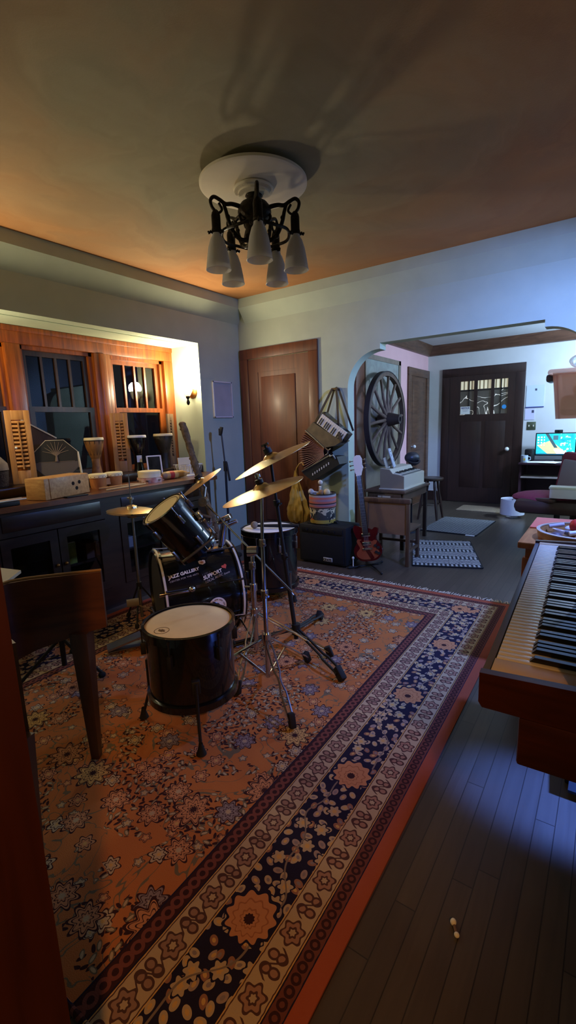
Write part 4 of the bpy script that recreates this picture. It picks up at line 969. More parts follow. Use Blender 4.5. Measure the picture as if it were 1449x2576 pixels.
for i in range(0,nP+1,2):
    t=a_s+(a_e-a_s)*i/nP;ro=.337+.012*math.sin(pi*i/nP)
    mb.tube([(pv.x+.07*math.cos(t),yf+.006,pv.z+.07*math.sin(t)),(pv.x+ro*math.cos(t),yf+.006,pv.z+ro*math.sin(t)),(pv.x+ro*math.cos(t),yb-.006,pv.z+ro*math.sin(t))],.0032,5)
part('pleat_edging',mb,mat('pleat_trim',L(140,92,74),.5),bl)
pri('bass_case',[(-2.525,.876),(-2.495,.845),(-2.41,.792),(-2.36,.812),(-2.10,.96),(-2.13,1.03),(-2.21,1.035)],blackm)
part('metal_trim',MB().bar((-2.525,yf-.004,.882),(-2.20,yf-.004,1.045),.012,.012).bar((-2.47,yf-.004,1.284),(-2.262,yf-.004,1.118),.01,.01),steel,T)
bt=MB()
for i in range(8):
    for j in range(2):
        p=V((-2.40+.026*i,yf-.003,.862+.0155*i-.022*j+.01*j));bt.cyl(p,p+V((0,.006,0)),.006,seg=8)
part('bass_buttons',bt,ivory,T)
part('bellows_clasp',MB().tube([(-2.25,yf-.006,1.115),(-2.215,yf-.01,1.09),(-2.19,yf-.006,1.105)],.006,6).tube([(-2.215,yf-.01,1.09),(-2.22,yf-.01,1.06),(-2.245,yf-.006,1.045)],.006,6).tube([(-2.2,yf-.006,1.03),(-2.16,yf-.02,1.045),(-2.14,yf-.006,1.01)],.008,6),steel,T)
hk=V((-2.241,4.04,1.676))
sm_=mat('strap_leather',L(62,52,40),.7)
for p,q in (((-2.262,4.03,1.668),(-2.405,3.93,1.345)),((-2.215,4.03,1.668),(-2.10,3.86,1.235))):
    st_=MB().bar(p,q,.022,.005,up=(0,1,0));st_.bar((p[0]+.01,4.055,p[2]),(q[0]+.06,4.03,q[2]+.03),.02,.004,up=(0,1,0));part('strap',st_,sm_,T)
part('strap_end',MB().bar((-2.10,3.86,1.235),(-2.075,3.855,1.17),.03,.005,up=(0,1,0)),sm_,T)
T2=thing('wall_hook','small brass hook in the wall holding the accordion straps','hook',(-2.241,4.07,1.67))
part('hook',MB().bar((-2.275,4.05,1.665),(-2.207,4.05,1.665),.03,.028,bev=.004).cyl((-2.241,4.04,1.665),(-2.241,4.08,1.68),.01),mat('old_brass',L(96,78,46),.5,.6),T2)
# yellow bag on the door knob
T=thing('plastic_bag','yellowish crumpled plastic bag hanging from the corner door knob','bag',(-2.69,4.0,.83))
def bagf(u,v):
    a=2*pi*u;z=.86-.53*v;w=.012+.118*(min(1,v/.78)**1.05) if v<.78 else .13-.035*((v-.78)/.22)**2
    k=1+.10*math.sin(5*a+2*v)+.09*math.sin(9*a+5*v)+.06*math.sin(17*a-4*v)+.05*math.sin(26*v+6*a)
    if v>.985:k*=.1
    return (-2.69+.025*v+w*k*math.cos(a),3.985+min(.055,w*.42)*math.sin(a)*k-.0,z+.016*math.sin(7*a+3))
part('bag_body',MB().grid(bagf,96,50),yelbag,T,smooth=60)
part('handle_loop',MB().tube([(-2.69,3.99,.84),(-2.675,3.99,.90),(-2.645,4.0,.945),(-2.615,4.0,.955),(-2.60,4.0,.95)],[.012,.008,.006,.005,.005],8),yelbag,T)
# amplifier, tins, rattles
T=thing('guitar_amplifier','black guitar amplifier with a small CRATE badge against the arch wall','amplifier',(-2.21,3.83,0))
part('cabinet',MB().b(-2.475,-1.955,3.70,3.99,.015,.385,.012),tolex,T)
part('grille',MB().b(-2.45,-1.98,3.69,3.70,.035,.30,.004),cloth,T)
part('control_panel',MB().b(-2.44,-1.99,3.692,3.70,.315,.365,.002),blackm,T)
kn=MB()
for i in range(6):kn.cyl((-2.38+.06*i,3.692,.34),(-2.38+.06*i,3.68,.34),.011,seg=12)
part('knobs',kn,blackm,T);part('handle',MB().tube([(-2.31,3.845,.385),(-2.30,3.845,.40),(-2.13,3.845,.40),(-2.12,3.845,.385)],.010,8),rubber,T)
part('badge_plate',MB().b(-2.195,-2.098,3.684,3.69,.045,.083,.002),mat('badge_silver',L(190,186,180),.4),T)
part('badge_lettering',place_text(textmesh('CRATE',.033,.0012),lambda c:V((-2.192+c.x*.86,3.683-c.z,.052+c.y))),mat('badge_black',L(26,24,26),.5),T,smooth=0)
for a in (-2.43,-2.0):
    for b_ in (3.73,3.96):part('foot',MB().cyl((a,b_,0),(a,b_,.016),.015),rubber,T)
c=V((-2.285,3.845,.3955+.0))
part('plinth_book',MB().b(-2.40,-2.17,3.74,3.95,.386,.396,.001),blackm,thing('flat_case','thin black case under the printed tin on the amplifier','case',(-2.28,3.84,.386)))
pm,pt,pb_=newmat('printed_tin');X.nt=pt;x,y,z,ov=coords();nz_=noise(ov,13,4,.8);cx=cmix(nz_>.52,L(70,72,66),L(206,190,150));cx=cmix((noise(ov,9,2,.5)>.57)*(x<-2.30),cx,L(214,110,40));cx=cmix((z-.40)<.03,cx,L(190,160,70));cx=cmix(noise(ov,22,3)>.6,cx,L(40,42,44));pt.links.new(cx,pb_.inputs['Base Color']);pb_.inputs['Roughness'].default_value=.35
T=thing('printed_tin','round tin printed with pictures on top of the amplifier','tin',c)
part('can',MB().lathe([(0,0),(.125,0),(.127,.004),(.127,.135),(.132,.14),(.128,.146),(0,.146)],c,UP,40),pm,T)
wm,wt,wb=newmat('woven_band');X.nt=wt;x,y,z,ov=coords();th=atan2(y-3.845,x+2.285);zz=(z-.542)/.135
cx=cmix((zz*3.0).fract()>.5,L(196,92,66),L(150,112,120));cx=cmix(((zz*9.0+((th*14.0).fract()-.5).abs()*2.0).fract()<.28),cx,L(170,110,96));cx=cmix((zz*1.0-.33).abs()<.04,cx,L(44,34,36));cx=cmix((zz-.9).abs()<.09,cx,L(190,180,176));cx=cmix((((th*22.0).fract()-.5).abs()*2.0+zz*10.0).fract()<.4,cx,cmix((zz-.9).abs()<.09,cx,L(60,54,58)))
wt.links.new(cx,wb.inputs['Base Color']);wb.inputs['Roughness'].default_value=.9
T=thing('woven_drum','striped pink and grey woven drum stacked on the printed tin','drum',c+UP*.146)
part('woven_body',MB().lathe([(0,0),(.13,0),(.132,.01),(.132,.12),(.126,.135),(.12,.135),(.12,.02),(0,.02)],c+UP*.1465,UP,40),wm,T)
part('dark_rim',MB().lathe([(.133,-.0),(.136,.004),(.133,.008)],c+UP*.150,UP,40,True).lathe([(.128,.128),(.133,.134),(.127,.140),(.12,.137)],c+UP*.1465,UP,40,True),blackm,T)
top=c+UP*.1465
shm=mat('bone_white',L(214,204,184),.5)
def shaker(lab,p,q,r,m):
    p=V(p);q=V(q);T=thing('hand_rattle',lab,'rattle',p)
    part('handle',MB().tube([p,p.lerp(q,.6)],[.010,.013],10),m,T);part('shaker_head',MB().ball(p.lerp(q,.85),(r,r*.8,r),14,9),m,T)
part('dark_skin',MB().cyl(top+UP*.10,top+UP*.108,.119,seg=36),mat('dark_skin_mat',L(26,24,24),.8),T)
shaker('pale rattle standing upright in the woven drum',top+V((-.02,-.02,.11)),top+V((.01,-.05,.27)),.024,shm)
shaker('bone-white rattle lying at the right edge of the woven drum',top+V((.04,-.03,.135)),top+V((.09,-.06,.16)),.034,mat('cream_bone',L(206,184,140),.5))
shaker('small tan rattle lying in the middle of the woven drum',top+V((-.03,-.05,.13)),top+V((.04,-.07,.155)),.028,mat('tan_rattle',L(150,116,80),.6))
shaker('banded white rattle hanging over the left edge of the woven drum',top+V((-.04,-.02,.14)),top+V((-.12,-.04,.15)),.030,mat('banded_white',L(190,184,176),.5,nz=(30,.5)))
# ------------------------------------------------------------------ electric guitar
G=V((-1.765,3.80,.075));ax=V((-.185,.12,.97)).normalized();fn=V((.22,-.97,.15));fn=(fn-ax*fn.dot(ax)).normalized();sx=ax.cross(fn)  # sx points right in view
if sx.x<0:sx=-sx
T=thing('electric_guitar','cherry red electric guitar with white headstock leaning beside the arch','guitar',(-1.765,3.80,0))
gp=lambda a,b_,c=0:G+sx*a+ax*b_+fn*c
def outl(pts,n=6):
    o=[]
    k=len(pts)
    for i in range(k):
        p0,p1,p2,p3=[V(pts[(i+j-1)%k]+(0,)) for j in range(4)]
        for s in range(n):
            t=s/n;o.append(.5*((2*p1)+(p2-p0)*t+(2*p0-5*p1+4*p2-p3)*t*t+(3*p1-p0-3*p2+p3)*t**3))
    return o
half=[(0,0),(.09,.012),(.145,.07),(.15,.13),(.115,.19),(.10,.225),(.125,.28),(.135,.32),(.10,.335),(.07,.315),(.035,.33)]
body=outl(half+[(-.035,.345),(-.075,.36),(-.115,.37),(-.135,.33),(-.115,.26),(-.10,.215),(-.118,.18),(-.15,.13),(-.145,.07),(-.09,.012)],5)
part('body',MB().prism([gp(p.x*.86,p.y*.92,-.022) for p in body],fn*.044),guitred,T,smooth=30)
part('amber_top',MB().prism([gp(p.x*.70,p.y*.52+.018,.0222) for p in body],fn*.002),burst,T,smooth=0)
part('pickguard_stripe',MB().bar(gp(-.05,.20,.025),gp(.04,.02,.025),.035,.002,up=fn),guitred,T)
part('neck',MB().bar(gp(0,.25,.022),gp(0,.80,.014),.048,.022,up=fn,bev=.003),rosew,T)
fb_=part('fingerboard',MB().bar(gp(0,.24,.034),gp(0,.80,.027),.050,.006,up=fn),rosew,T)
fm=MB()
for i in range(20):
    q=.80-.55*(1-2**(-(i+1)/12))/(1-2**(-20/12))*.98;fm.bar(gp(-.024,q,.0385-.0072*(q-.24)/.56+.0),gp(.024,q,.0385-.0072*(q-.24)/.56),.002,.0022,up=fn)
part('frets',fm,steel,fb_)
part('side_binding',MB().bar(gp(-.026,.24,.030),gp(-.026,.80,.023),.003,.008,up=fn),ivory,T)
hs=[(-.022,.80),(.022,.80),(.03,.83),(.048,.87),(.04,.90),(.045,.95),(.03,.985),(0,.99),(-.03,.975),(-.04,.93),(-.035,.88),(-.035,.84)]
hd=part('headstock',MB().prism([gp(a,b_,.0) for a,b_ in hs],fn*.018),mat('white_lacquer',L(226,220,212),.3),T,smooth=30)
for i in range(3):
    for s in (-1,1):part('tuning_peg',MB().cyl(gp(s*.035,.86+.04*i,.009),gp(s*.065,.86+.04*i,.009),.004,seg=8).ball(gp(s*.07,.86+.04*i,.009),(.009,.006,.01),8,6),steel,hd)
part('nut',MB().bar(gp(-.024,.80,.03),gp(.024,.80,.03),.008,.006,up=fn),ivory,T)
for q,m_ in ((.245,chrome),(.165,chrome)):part('pickup',MB().bar(gp(-.04,q,.028),gp(.04,q,.028),.034,.014,up=fn,bev=.003),m_,T)
part('bridge',MB().bar(gp(-.045,.115,.028),gp(.045,.115,.028),.018,.012,up=fn,bev=.002),chrome,T)
for i in range(4):
    a,b_=((.075,.14),(.10,.12),(.078,.08),(.10,.068))[i];part('control_knob',MB().cyl(gp(a,b_,.022),gp(a,b_,.034),.013,seg=14),blackm,T)
sm2=MB()
for i in range(6):sm2.tube([gp(-.02+.008*i,.115,.037),gp(-.017+.0068*i,.80,.033)],.0008,4)
part('strings',sm2,steel,T)
T=thing('guitar_stand','low black stand holding the red electric guitar','guitar stand',(-1.76,3.76,0))
part('front_fork',MB().tube([gp(-.09,.0,.06)-UP*.03,gp(-.09,-.012,-.02)-UP*.028,gp(0,-.01,-.05)-UP*.032,gp(.09,-.012,-.02)-UP*.028,gp(.09,.0,.06)-UP*.03],.007,8),blackm,T)
q0=gp(0,-.01,-.05)-UP*.032
for f in ((-1.93,3.70,.012),(-1.60,3.69,.012),(-1.74,4.02,.012)):part('leg',MB().tube([q0,f],.007,8).ball(f,.012,8,6),blackm,T)
single('white_pick_clip',MB().ball((-1.905,3.74,.10),(.012,.012,.014)).cyl((-1.905,3.74,.013),(-1.905,3.74,.095),.005),white,'tiny white knob on a stalk beside the red guitar','knob')
# ------------------------------------------------------------------ chair + small table + toy piano + stool
T=thing('wooden_chair','low wooden chair with solid back panel standing in the archway','chair',(-1.69,4.17,0),2)
for x_,y_,h_ in ((.2,-.16,.635),(-.2,-.16,.635)):part('back_leg',MB().b(x_-.017,x_+.017,y_-.017,y_+.017,0,h_,.004),mid_w,T,local=True)
for x_,y_ in ((.19,.17),(-.19,.17)):part('front_leg',MB().b(x_-.016,x_+.016,y_-.016,y_+.016,0,.33,.004),mid_w,T,local=True)
part('top_rail',MB().b(-.225,.225,-.185,-.13,.598,.64,.006),mid_w,T,local=True)
part('back_panel',MB().b(-.185,.185,-.168,-.150,.30,.60),mat('back_panel_brown',L(124,92,66),.55,nz=(8,.1)),T,local=True)
part('seat',MB().b(-.215,.215,-.14,.20,.32,.345,.006),mid_w,T,local=True)
part('stretcher',MB().b(-.183,.183,.16,.18,.15,.175).b(-.2,-.18,-.15,.16,.12,.145).b(.18,.2,-.15,.16,.12,.145),mid_w,T,local=True)
T=thing('drawer_table','small wooden table with one drawer under the white toy piano','table',(-1.92,4.88,0))
part('top',MB().b(-2.16,-1.70,4.50,5.30,.605,.63,.004),mid_w,T)
part('apron',MB().b(-2.13,-1.73,4.54,5.27,.52,.605),mid_w,T)
dr=part('drawer',MB().b(-2.11,-1.75,4.515,4.545,.525,.60,.003),mid_w,T)
part('pull',MB().b(-2.0,-1.86,4.508,4.516,.555,.575).b(-1.945,-1.925,4.498,4.51,.553,.577),mat('pale_pull',L(196,180,150),.4),dr)
for x_ in (-2.12,-1.74):
    for y_ in (4.55,5.26):part('leg',MB().b(x_-.02,x_+.02,y_-.02,y_+.02,0,.53,.004),dkwood,T)
T=thing('toy_piano','cream toy piano with black and white keys on the drawer table','toy piano',(-1.88,4.9,.63))
part('case',MB().prism([(-2.01,4.60,.632),(-1.745,4.60,.632),(-1.745,4.60,.775),(-1.80,4.60,.79),(-1.87,4.60,.80),(-1.905,4.60,.845),(-2.01,4.60,.855)],(0,.62,0)),cream,T,smooth=0)
part('side_panel',MB().prism([(-2.01,4.592,.632),(-1.747,4.592,.632),(-1.747,4.592,.774),(-1.80,4.592,.788),(-1.87,4.592,.798),(-1.907,4.592,.842),(-2.01,4.592,.852)],(0,.008,0)),ctan,T,smooth=0)
part('base_moulding',MB().b(-2.02,-1.732,4.585,5.225,.6305,.645,.002),cream,T)
Rk=M.Rotation(rad(10),3,'Y')
part('white_keys',MB().box((-1.822,4.91,.797),(.085,.56,.008),M.Rotation(rad(9),3,'Y')),ivory,T)
kk=MB()
for i in range(15):
    if i%7 not in(2,6):kk.box((-1.838,4.66+.036*i,.806),(.05,.018,.012),M.Rotation(rad(9),3,'Y'))
part('black_keys',kk,keyblack,T)
part('key_slot',MB().b(-1.80,-1.77,4.65,5.17,.7865,.7905).b(-1.79,-1.765,4.62,5.2,.784,.788),mat('lid_grey',L(96,92,88),.6),T)
Rt=M.Rotation(rad(14),3,'Z')@M.Rotation(rad(-17),3,'Y')
part('music_rest',MB().box((-1.985,4.70,.90),(.012,.16,.13),Rt).box((-1.96,4.72,.862),(.03,.2,.012),Rt),cream,T)
T=thing('song_sheet_frame','white printed sheet standing on the toy piano music rest','paper',(-1.95,4.78,.86))
part('sheet',MB().box((-1.945,4.76,.955),(.006,.145,.20),Rt),mat('sheet_white',L(206,210,216),.5),T)
part('border',MB().box((-1.949,4.76,.955),(.006,.16,.215),Rt),mat('sheet_border',L(150,150,152),.5),T)
c=V((-1.945,4.76,.955));part('printed_marks',MB().box(c+Rt@V((.0035,-.02,.03)),(.001,.02,.024),Rt).box(c+Rt@V((.0035,.03,-.03)),(.001,.016,.03),Rt).box(c+Rt@V((.0035,.0,.07)),(.001,.09,.006),Rt),mat('sheet_ink',L(70,76,90),.6),T)
T=thing('wooden_stool','dark round-seated wooden stool between toy piano and front door','stool',(-2.0,6.28,0))
part('seat',MB().lathe([(0,.535),(.15,.535),(.165,.545),(.165,.565),(.155,.575),(0,.57)],(-2.0,6.28,0),UP,32),dkv,T)
for k in range(4):
    a=rad(45+90*k);e=V((math.cos(a),math.sin(a),0));p=V((-2,6.28,.54))+e*.09;q=V((-2,6.28,0))+e*.185
    part('leg',MB().tube([p,p.lerp(q,.2),p.lerp(q,.35),p.lerp(q,.5),p.lerp(q,.75),q],[.015,.021,.015,.023,.019,.014],12),dkv,T)
part('stretcher',MB().tube([V((-2,6.28,.2))+V((math.cos(rad(45+90*k)),math.sin(rad(45+90*k)),0))*.145 for k in range(4)],.009,8,True),dkv,T)
T=thing('dark_bust_lamp','dark grey rounded lamp head on a thin post behind the toy piano','lamp',(-1.96,5.42,0))
part('post',MB().cyl((-1.96,5.42,.02),(-1.96,5.42,.86),.010),blackm,T);part('base',MB().lathe([(0,0),(.11,0),(.10,.02),(0,.03)],(-1.96,5.42,0),UP,24),blackm,T)
part('lamp_head',MB().ball((-1.955,5.40,.91),(.085,.11,.07),20,12).lathe([(.05,0),(.075,.03),(.08,.05),(.06,.05)],(-1.93,5.36,.84),(0.3,-.3,1),20),mat('grey_metal_shade',L(70,68,76),.35,.5),T)
# ------------------------------------------------------------------ wagon wheel on painted panel
gm,gt,gb=newmat('painted_panel_mat');X.nt=gt;x,y,z,ov=coords();n1=noise(ov,2.4,5,1.4);n2=noise(ov,5,4,.8)
cx=cmix(n1,L(104,86,68),L(168,152,130));up_=xmin(xmax((z-1.35)*1.3+(n2-.5)*1.4,0.0),1.0);cx=cmix(up_,cx,cmix(n2,L(92,112,124),L(176,172,156)));gt.links.new(cx,gb.inputs['Base Color']);gb.inputs['Roughness'].default_value=.7
T=thing('painted_panel','large mottled blue and tan painted panel behind the wagon wheel','painting',(-2.57,6.0,.45))
part('canvas',MB().b(-2.586,-2.565,5.41,6.52,.40,2.13),gm,T)
part('moulding',MB().b(-2.586,-2.555,6.49,6.56,.38,2.18).b(-2.586,-2.555,5.395,5.42,.38,2.18).b(-2.586,-2.555,5.395,6.56,2.12,2.18).b(-2.586,-2.555,5.395,6.56,.36,.40),mat('frame_grey_brown',L(128,112,98),.6,nz=(10,.15)),T)
wc=V((-2.43,5.74,1.37))
T=thing('wagon_wheel','old wooden wagon wheel with iron tyre leaning on the painted panel','wheel',wc)
part('rim',MB().lathe([(.545,-.03),(.592,-.03),(.592,.03),(.545,.03)],wc,(1,0,0),72,True),mat('grey_brown_felloe',L(92,72,60),.7,nz=(12,.25)),T,smooth=25)
part('iron_tyre',MB().lathe([(.592,-.033),(.605,-.033),(.605,.033),(.592,.033)],wc,(1,0,0),72,True),mat('rusty_iron',L(48,44,46),.6,.5),T,smooth=25)
part('hub',MB().lathe([(0,-.10),(.07,-.10),(.085,-.06),(.095,.0),(.085,.06),(.062,.16),(.058,.19),(.03,.19),(.03,.15),(0,.15)],wc,(1,0,0),28),mat('dark_hub',L(60,44,38),.6),T)
for k in range(14):
    a=2*pi*k/14+.1;e=V((0,math.cos(a),math.sin(a)))
    part('spoke',MB().tube([wc+e*.07+V((.02,0,0)),wc+e*.16+V((.015,0,0)),wc+e*.3,wc+e*.56],[.024,.022,.018,.019],8),mat('spoke_wood',L(104,82,70),.7,nz=(18,.2)) if k==0 else bpy.data.materials['spoke_wood'],T)
part('wall_bracket',MB().b(-2.564,-2.5,5.71,5.77,1.34,1.40),blackm,T)
# ------------------------------------------------------------------ mats
T=thing('woven_mat','black and white patterned woven mat on the entry floor, nearest the archway','mat',(-1.33,4.63,0),20);part('woven_field',MB().box((0,0,.006),(.61,.97,.012)),weave1,T,local=True,smooth=0)
part('bound_edge',MB().box((0,-.49,.006),(.61,.012,.013)).box((0,.49,.006),(.61,.012,.013)).box((.308,0,.006),(.01,.97,.013)).box((-.308,0,.006),(.01,.97,.013)),blackm,T,local=True)
T=thing('woven_mat','grey woven mat on the entry floor, between the patterned mat and the front door','mat',(-1.53,5.97,0),-2);part('woven_field',MB().box((0,0,.006),(.66,.92,.012)),weave2,T,local=True,smooth=0)
part('bound_edge',MB().box((0,-.465,.006),(.66,.012,.013)).box((.333,0,.006),(.01,.92,.013)),blackm,T,local=True)
part('white_tag',MB().box((.27,-.48,.008),(.1,.04,.006)),paper,T,local=True)
single('doormat',MB().b(-1.86,-1.05,7.03,7.48,0,.014,.003),tanroad,'tan fibre doormat on the floor at the front door','mat')
# lamp on the floor
c=V((-1.05,6.80,0));T=thing('table_lamp','small lamp with a white drum shade standing on the entry floor','lamp',c)
part('base',MB().lathe([(0,0),(.075,0),(.075,.014),(.02,.024),(.014,.06),(.014,.10),(0,.10)],c,UP,24),steel,T)
part('lamp_shade',MB().lathe([(.152,.05),(.148,.262),(.145,.262),(.149,.05)],c,UP,40,True),mat('white_shade',L(216,214,222),.8),T)
part('spider',MB().bar(c+V((-.147,0,.25)),c+V((.147,0,.25)),.004,.004).bar(c+V((0,-.147,.25)),c+V((0,.147,.25)),.004,.004).cyl(c+UP*.09,c+UP*.255,.006),steel,T)
# office chair
c=V((-.42,5.50,0));T=thing('office_chair','office chair with magenta and grey upholstery in front of the desk','chair',c,0)
part('seat',MB().box(c+V((-.06,.0,.43)),(.64,.56,.15),None,.06),brleather,T)
part('seat_cushion',MB().ball(c+V((-.11,.02,.495)),(.33,.27,.07),24,12),mag,T)
Rb=M.Rotation(rad(28),3,'Z')@M.Rotation(rad(10),3,'Y')
bx=c+V((.13,.10,.72))
part('backrest',MB().box(bx,(.10,.60,.48),Rb,.045),mag,T);part('backrest_pad',MB().box(bx+Rb@V((-.04,0,.0)),(.06,.42,.32),Rb,.028),greyf,T)
part('armrest',MB().bar(c+V((-.34,-.12,.495)),c+V((.0,-.27,.505)),.085,.045,bev=.018),brleather,T)
part('back_stem',MB().bar(c+V((.12,.05,.36)),bx+Rb@V((.05,0,-.15)),.06,.02),blackm,T)
part('column',MB().cyl(c+UP*.08,c+UP*.37,.028),blackm,T)
for k in range(5):
    a=rad(160+72*k);e=V((math.cos(a),math.sin(a),0));l=part('base_arm',MB().bar(c+UP*.10,c+e*.30+UP*.075,.045,.03,bev=.008),blackm,T)
    part('caster',MB().cyl(c+e*.30+e.cross(UP)*.022+UP*.027,c+e*.30-e.cross(UP)*.022+UP*.027,.027,seg=16).cyl(c+e*.30+UP*.03,c+e*.30+UP*.075,.008),rubber,l)
T=thing('white_box','shallow white box on the office chair seat','box',(-.30,5.24,.54))
part('tray',MB().b(-.475,-.10,5.20,5.34,.535,.635,.006),mat('white_box_card',L(222,214,228),.5),T);part('lid',MB().b(-.482,-.092,5.194,5.346,.628,.65,.004),white,T)
# desk and what stands on it
T=thing('computer_desk','dark computer desk against the entry wall','desk',(-.3,7.5,0))
dkm=mat('dark_purple_desk',L(62,40,52),.4)
part('top',MB().b(-1.06,.7,7.16,7.80,.685,.715,.004),dkm,T);part('keyboard_shelf',MB().b(-1.03,.65,7.20,7.5,.50,.52),mat('pale_shelf',L(170,160,158),.5),T)
for a in (-1.04,.66):part('side_panel',MB().b(a-.015,a+.015,7.22,7.78,0,.685),dkm,T)
part('modesty_panel',MB().b(-1.02,.64,7.74,7.76,.2,.685),dkm,T)
sm3,stt,sb=newmat('screen_picture');X.nt=stt;x,y,z,ov=coords()
n1=noise(ov,5,5,1.2);cx=cmix(n1,L(10,120,160),L(60,220,226));cx=cmix((noise(ov,9,4,2.)>.56)*(x>-.6),cx,L(190,244,240))
u=(x+.76)*.8+(z-.93)*.9;v_=(z-.93)*.8-(x+.72)*.35
cx=cmix(((u.abs()<.10)*(v_<.06)*(x<-.52)),cx,L(196,186,140));cx=cmix((((x+.60)*.8+(z-.84)*.5).abs()<.045)*(z<.88),cx,L(236,220,230));cx=cmix((((x+.70)+(z-.98)*.6).abs()<.02)*(z>.9),cx,L(60,84,90));cx=cmix(((x+.66).abs()<.03)*((z-1.04).abs()<.03),cx,L(70,100,110))
ic=((x*26.0).fract()<.55)*((z*26.0).fract()<.55)*(x<-.795)*(z>.93)*(z<1.06);cx=cmix(ic,cx,L(236,240,236))
cx=cmix((z<.815),cx,L(20,70,90));stt.links.new(cx,sb.inputs['Base Color']);stt.links.new(cx,sb.inputs['Emission Color']);sb.inputs['Emission Strength'].default_value=1.0;sb.inputs['Roughness'].default_value=.2
T=thing('monitor','wide computer monitor showing a turquoise picture on the desk','monitor',(-.5,7.6,.715))
part('bezel',MB().b(-.915,-.09,7.58,7.63,.785,1.11,.006),blackm,T);part('screen',MB().b(-.90,-.105,7.575,7.58,.80,1.097),sm3,T,smooth=0)
part('stand',MB().b(-.57,-.44,7.60,7.64,.725,.86).b(-.66,-.34,7.53,7.68,.715,.728,.003),blackm,T)
T=thing('webcam','small black webcam clipped on top of the monitor','webcam',(-.63,7.6,1.11));part('body',MB().b(-.68,-.58,7.575,7.61,1.111,1.15,.006),blackm,T);part('lens',MB().cyl((-.63,7.576,1.13),(-.63,7.57,1.13),.012),keyblack,T)
T=thing('desk_speaker','small dark speaker on the desk left of the monitor','speaker',(-.97,7.55,.715));part('cabinet',MB().box((-.975,7.55,.80),(.11,.12,.17),M.Rotation(rad(-12),3,'Z'),.02),blackm,T);part('cone',MB().lathe([(0,0),(.03,.006),(.04,0)],(-.985,7.487,.80),(-.2,-1,0),20),cloth,T)
c=V((-1.0,7.25,.715));T=thing('mug','pale blue mug on the left end of the desk','mug',c);part('cup',MB().lathe([(0,0),(.042,0),(.046,.01),(.046,.10),(.042,.10),(.041,.008),(0,.008)],c,UP,28),mat('pale_mug',L(176,190,204),.3),T);part('handle',MB().tube([c+V((.045,0,.08)),c+V((.075,0,.075)),c+V((.078,0,.04)),c+V((.045,0,.025))],.006,8),bpy.data.materials['pale_mug'],T);part('yellow_mark',MB().box(c+V((.008,-.0455,.045)),(.022,.002,.03)),mat('mug_mark',L(206,180,80),.4),T)
for i,(lab,p,a,s) in enumerate((('loose white papers on the desk in front of the monitor',(-.80,7.33,.7165),8,(.34,.22)),('single sheet overlapping the papers on the desk',(-.68,7.27,.719),-14,(.22,.28)))):
    single('paper_sheet',MB().box(p,(s[0],s[1],.0025),M.Rotation(rad(a),3,'Z')),paper,lab,'paper')
T=thing('wall_calendar','pale paper calendar on the entry wall beside the front door','calendar',(-1.0,7.84,1.6))
part('sheet',MB().b(-1.105,-.87,7.842,7.848,1.48,1.80),mat('calendar_paper',L(196,206,220),.7),T);part('binding_strip',MB().b(-1.11,-.865,7.838,7.842,1.475,1.49),mat('blue_strip',L(60,70,130),.5),T);part('marks',MB().b(-.99,-.965,7.839,7.842,1.72,1.75),mat('cal_ink',L(60,66,90),.6),T)
T=thing('wall_note','narrow pale note taped under the wall calendar','paper',(-1.05,7.84,1.38));part('sheet',MB().b(-1.11,-.98,7.843,7.848,1.30,1.465),mat('note_paper',L(200,196,220),.7),T);part('marks',MB().b(-1.02,-.99,7.841,7.843,1.40,1.44),bpy.data.materials['cal_ink'],T)
T=thing('switch_plate','greenish brass light switch plate beside the front door','switch',(-1.02,7.84,1.21));part('plate',MB().b(-1.075,-.955,7.842,7.849,1.15,1.27,.003),mat('tarnished_brass',L(96,104,84),.4,.6),T)
for a in (-1.045,-.985):part('toggle',MB().b(a-.007,a+.007,7.83,7.842,1.20,1.225),ivory,T)
# storage bin on a tall cabinet
T=thing('tall_cabinet','tall dark cabinet carrying the storage bin at the right edge','cabinet',(-.02,6.2,0))
part('body',MB().b(-.33,.3,5.98,6.42,.06,1.30),dkwood,T);part('plinth',MB().b(-.31,.28,6.0,6.40,0,.06),dkwood,T);part('door',MB().b(-.32,-.02,5.965,5.98,.09,1.28,.003).b(-.01,.29,5.965,5.98,.09,1.28,.003),dkwood,T)
btm=mat('orange_translucent',L(232,166,140),.3,alpha=.62,nz=(3,.08))
T=thing('storage_bin','translucent orange storage bin with red contents at the upper right','storage bin',(-.2,6.2,1.30))
def bin_(x0,x1,y0,y1,z0,z1,tp,th):
    m_=MB();q=lambda e,z:[V((x0+e,y0+e,z)),V((x1-e,y0+e,z)),V((x1-e,y1-e,z)),V((x0+e,y1-e,z))]
    r0=[m_.bm.verts.new(p) for p in q(tp,z0)];r1=[m_.bm.verts.new(p) for p in q(0,z1)];r2=[m_.bm.verts.new(p) for p in q(th,z1)];r3=[m_.bm.verts.new(p) for p in q(tp+th,z0+th)]
    m_.face(r0)
    for A,B in ((r0,r1),(r1,r2),(r2,r3)):
        for i in range(4):m_.face([A[i],A[(i+1)%4],B[(i+1)%4],B[i]])
    m_.face(r3);bmesh.ops.bevel(m_.bm,geom=[e for e in m_.bm.edges if abs((e.verts[0].co-e.verts[1].co).z)>.2],offset=.05,segments=3,affect='EDGES');return m_
part('tub',bin_(-.60,.25,6.0,6.42,1.305,1.80,.05,.006),btm,T,smooth=30)
part('lid',MB().b(-.645,.29,5.97,6.45,1.78,1.845,.028),btm,T);part('handle',MB().b(-.668,-.60,6.08,6.34,1.715,1.80,.025),mat('bin_handle',L(70,50,60),.4),T)
cm=mat('red_contents_mat',L(176,44,34),.6)
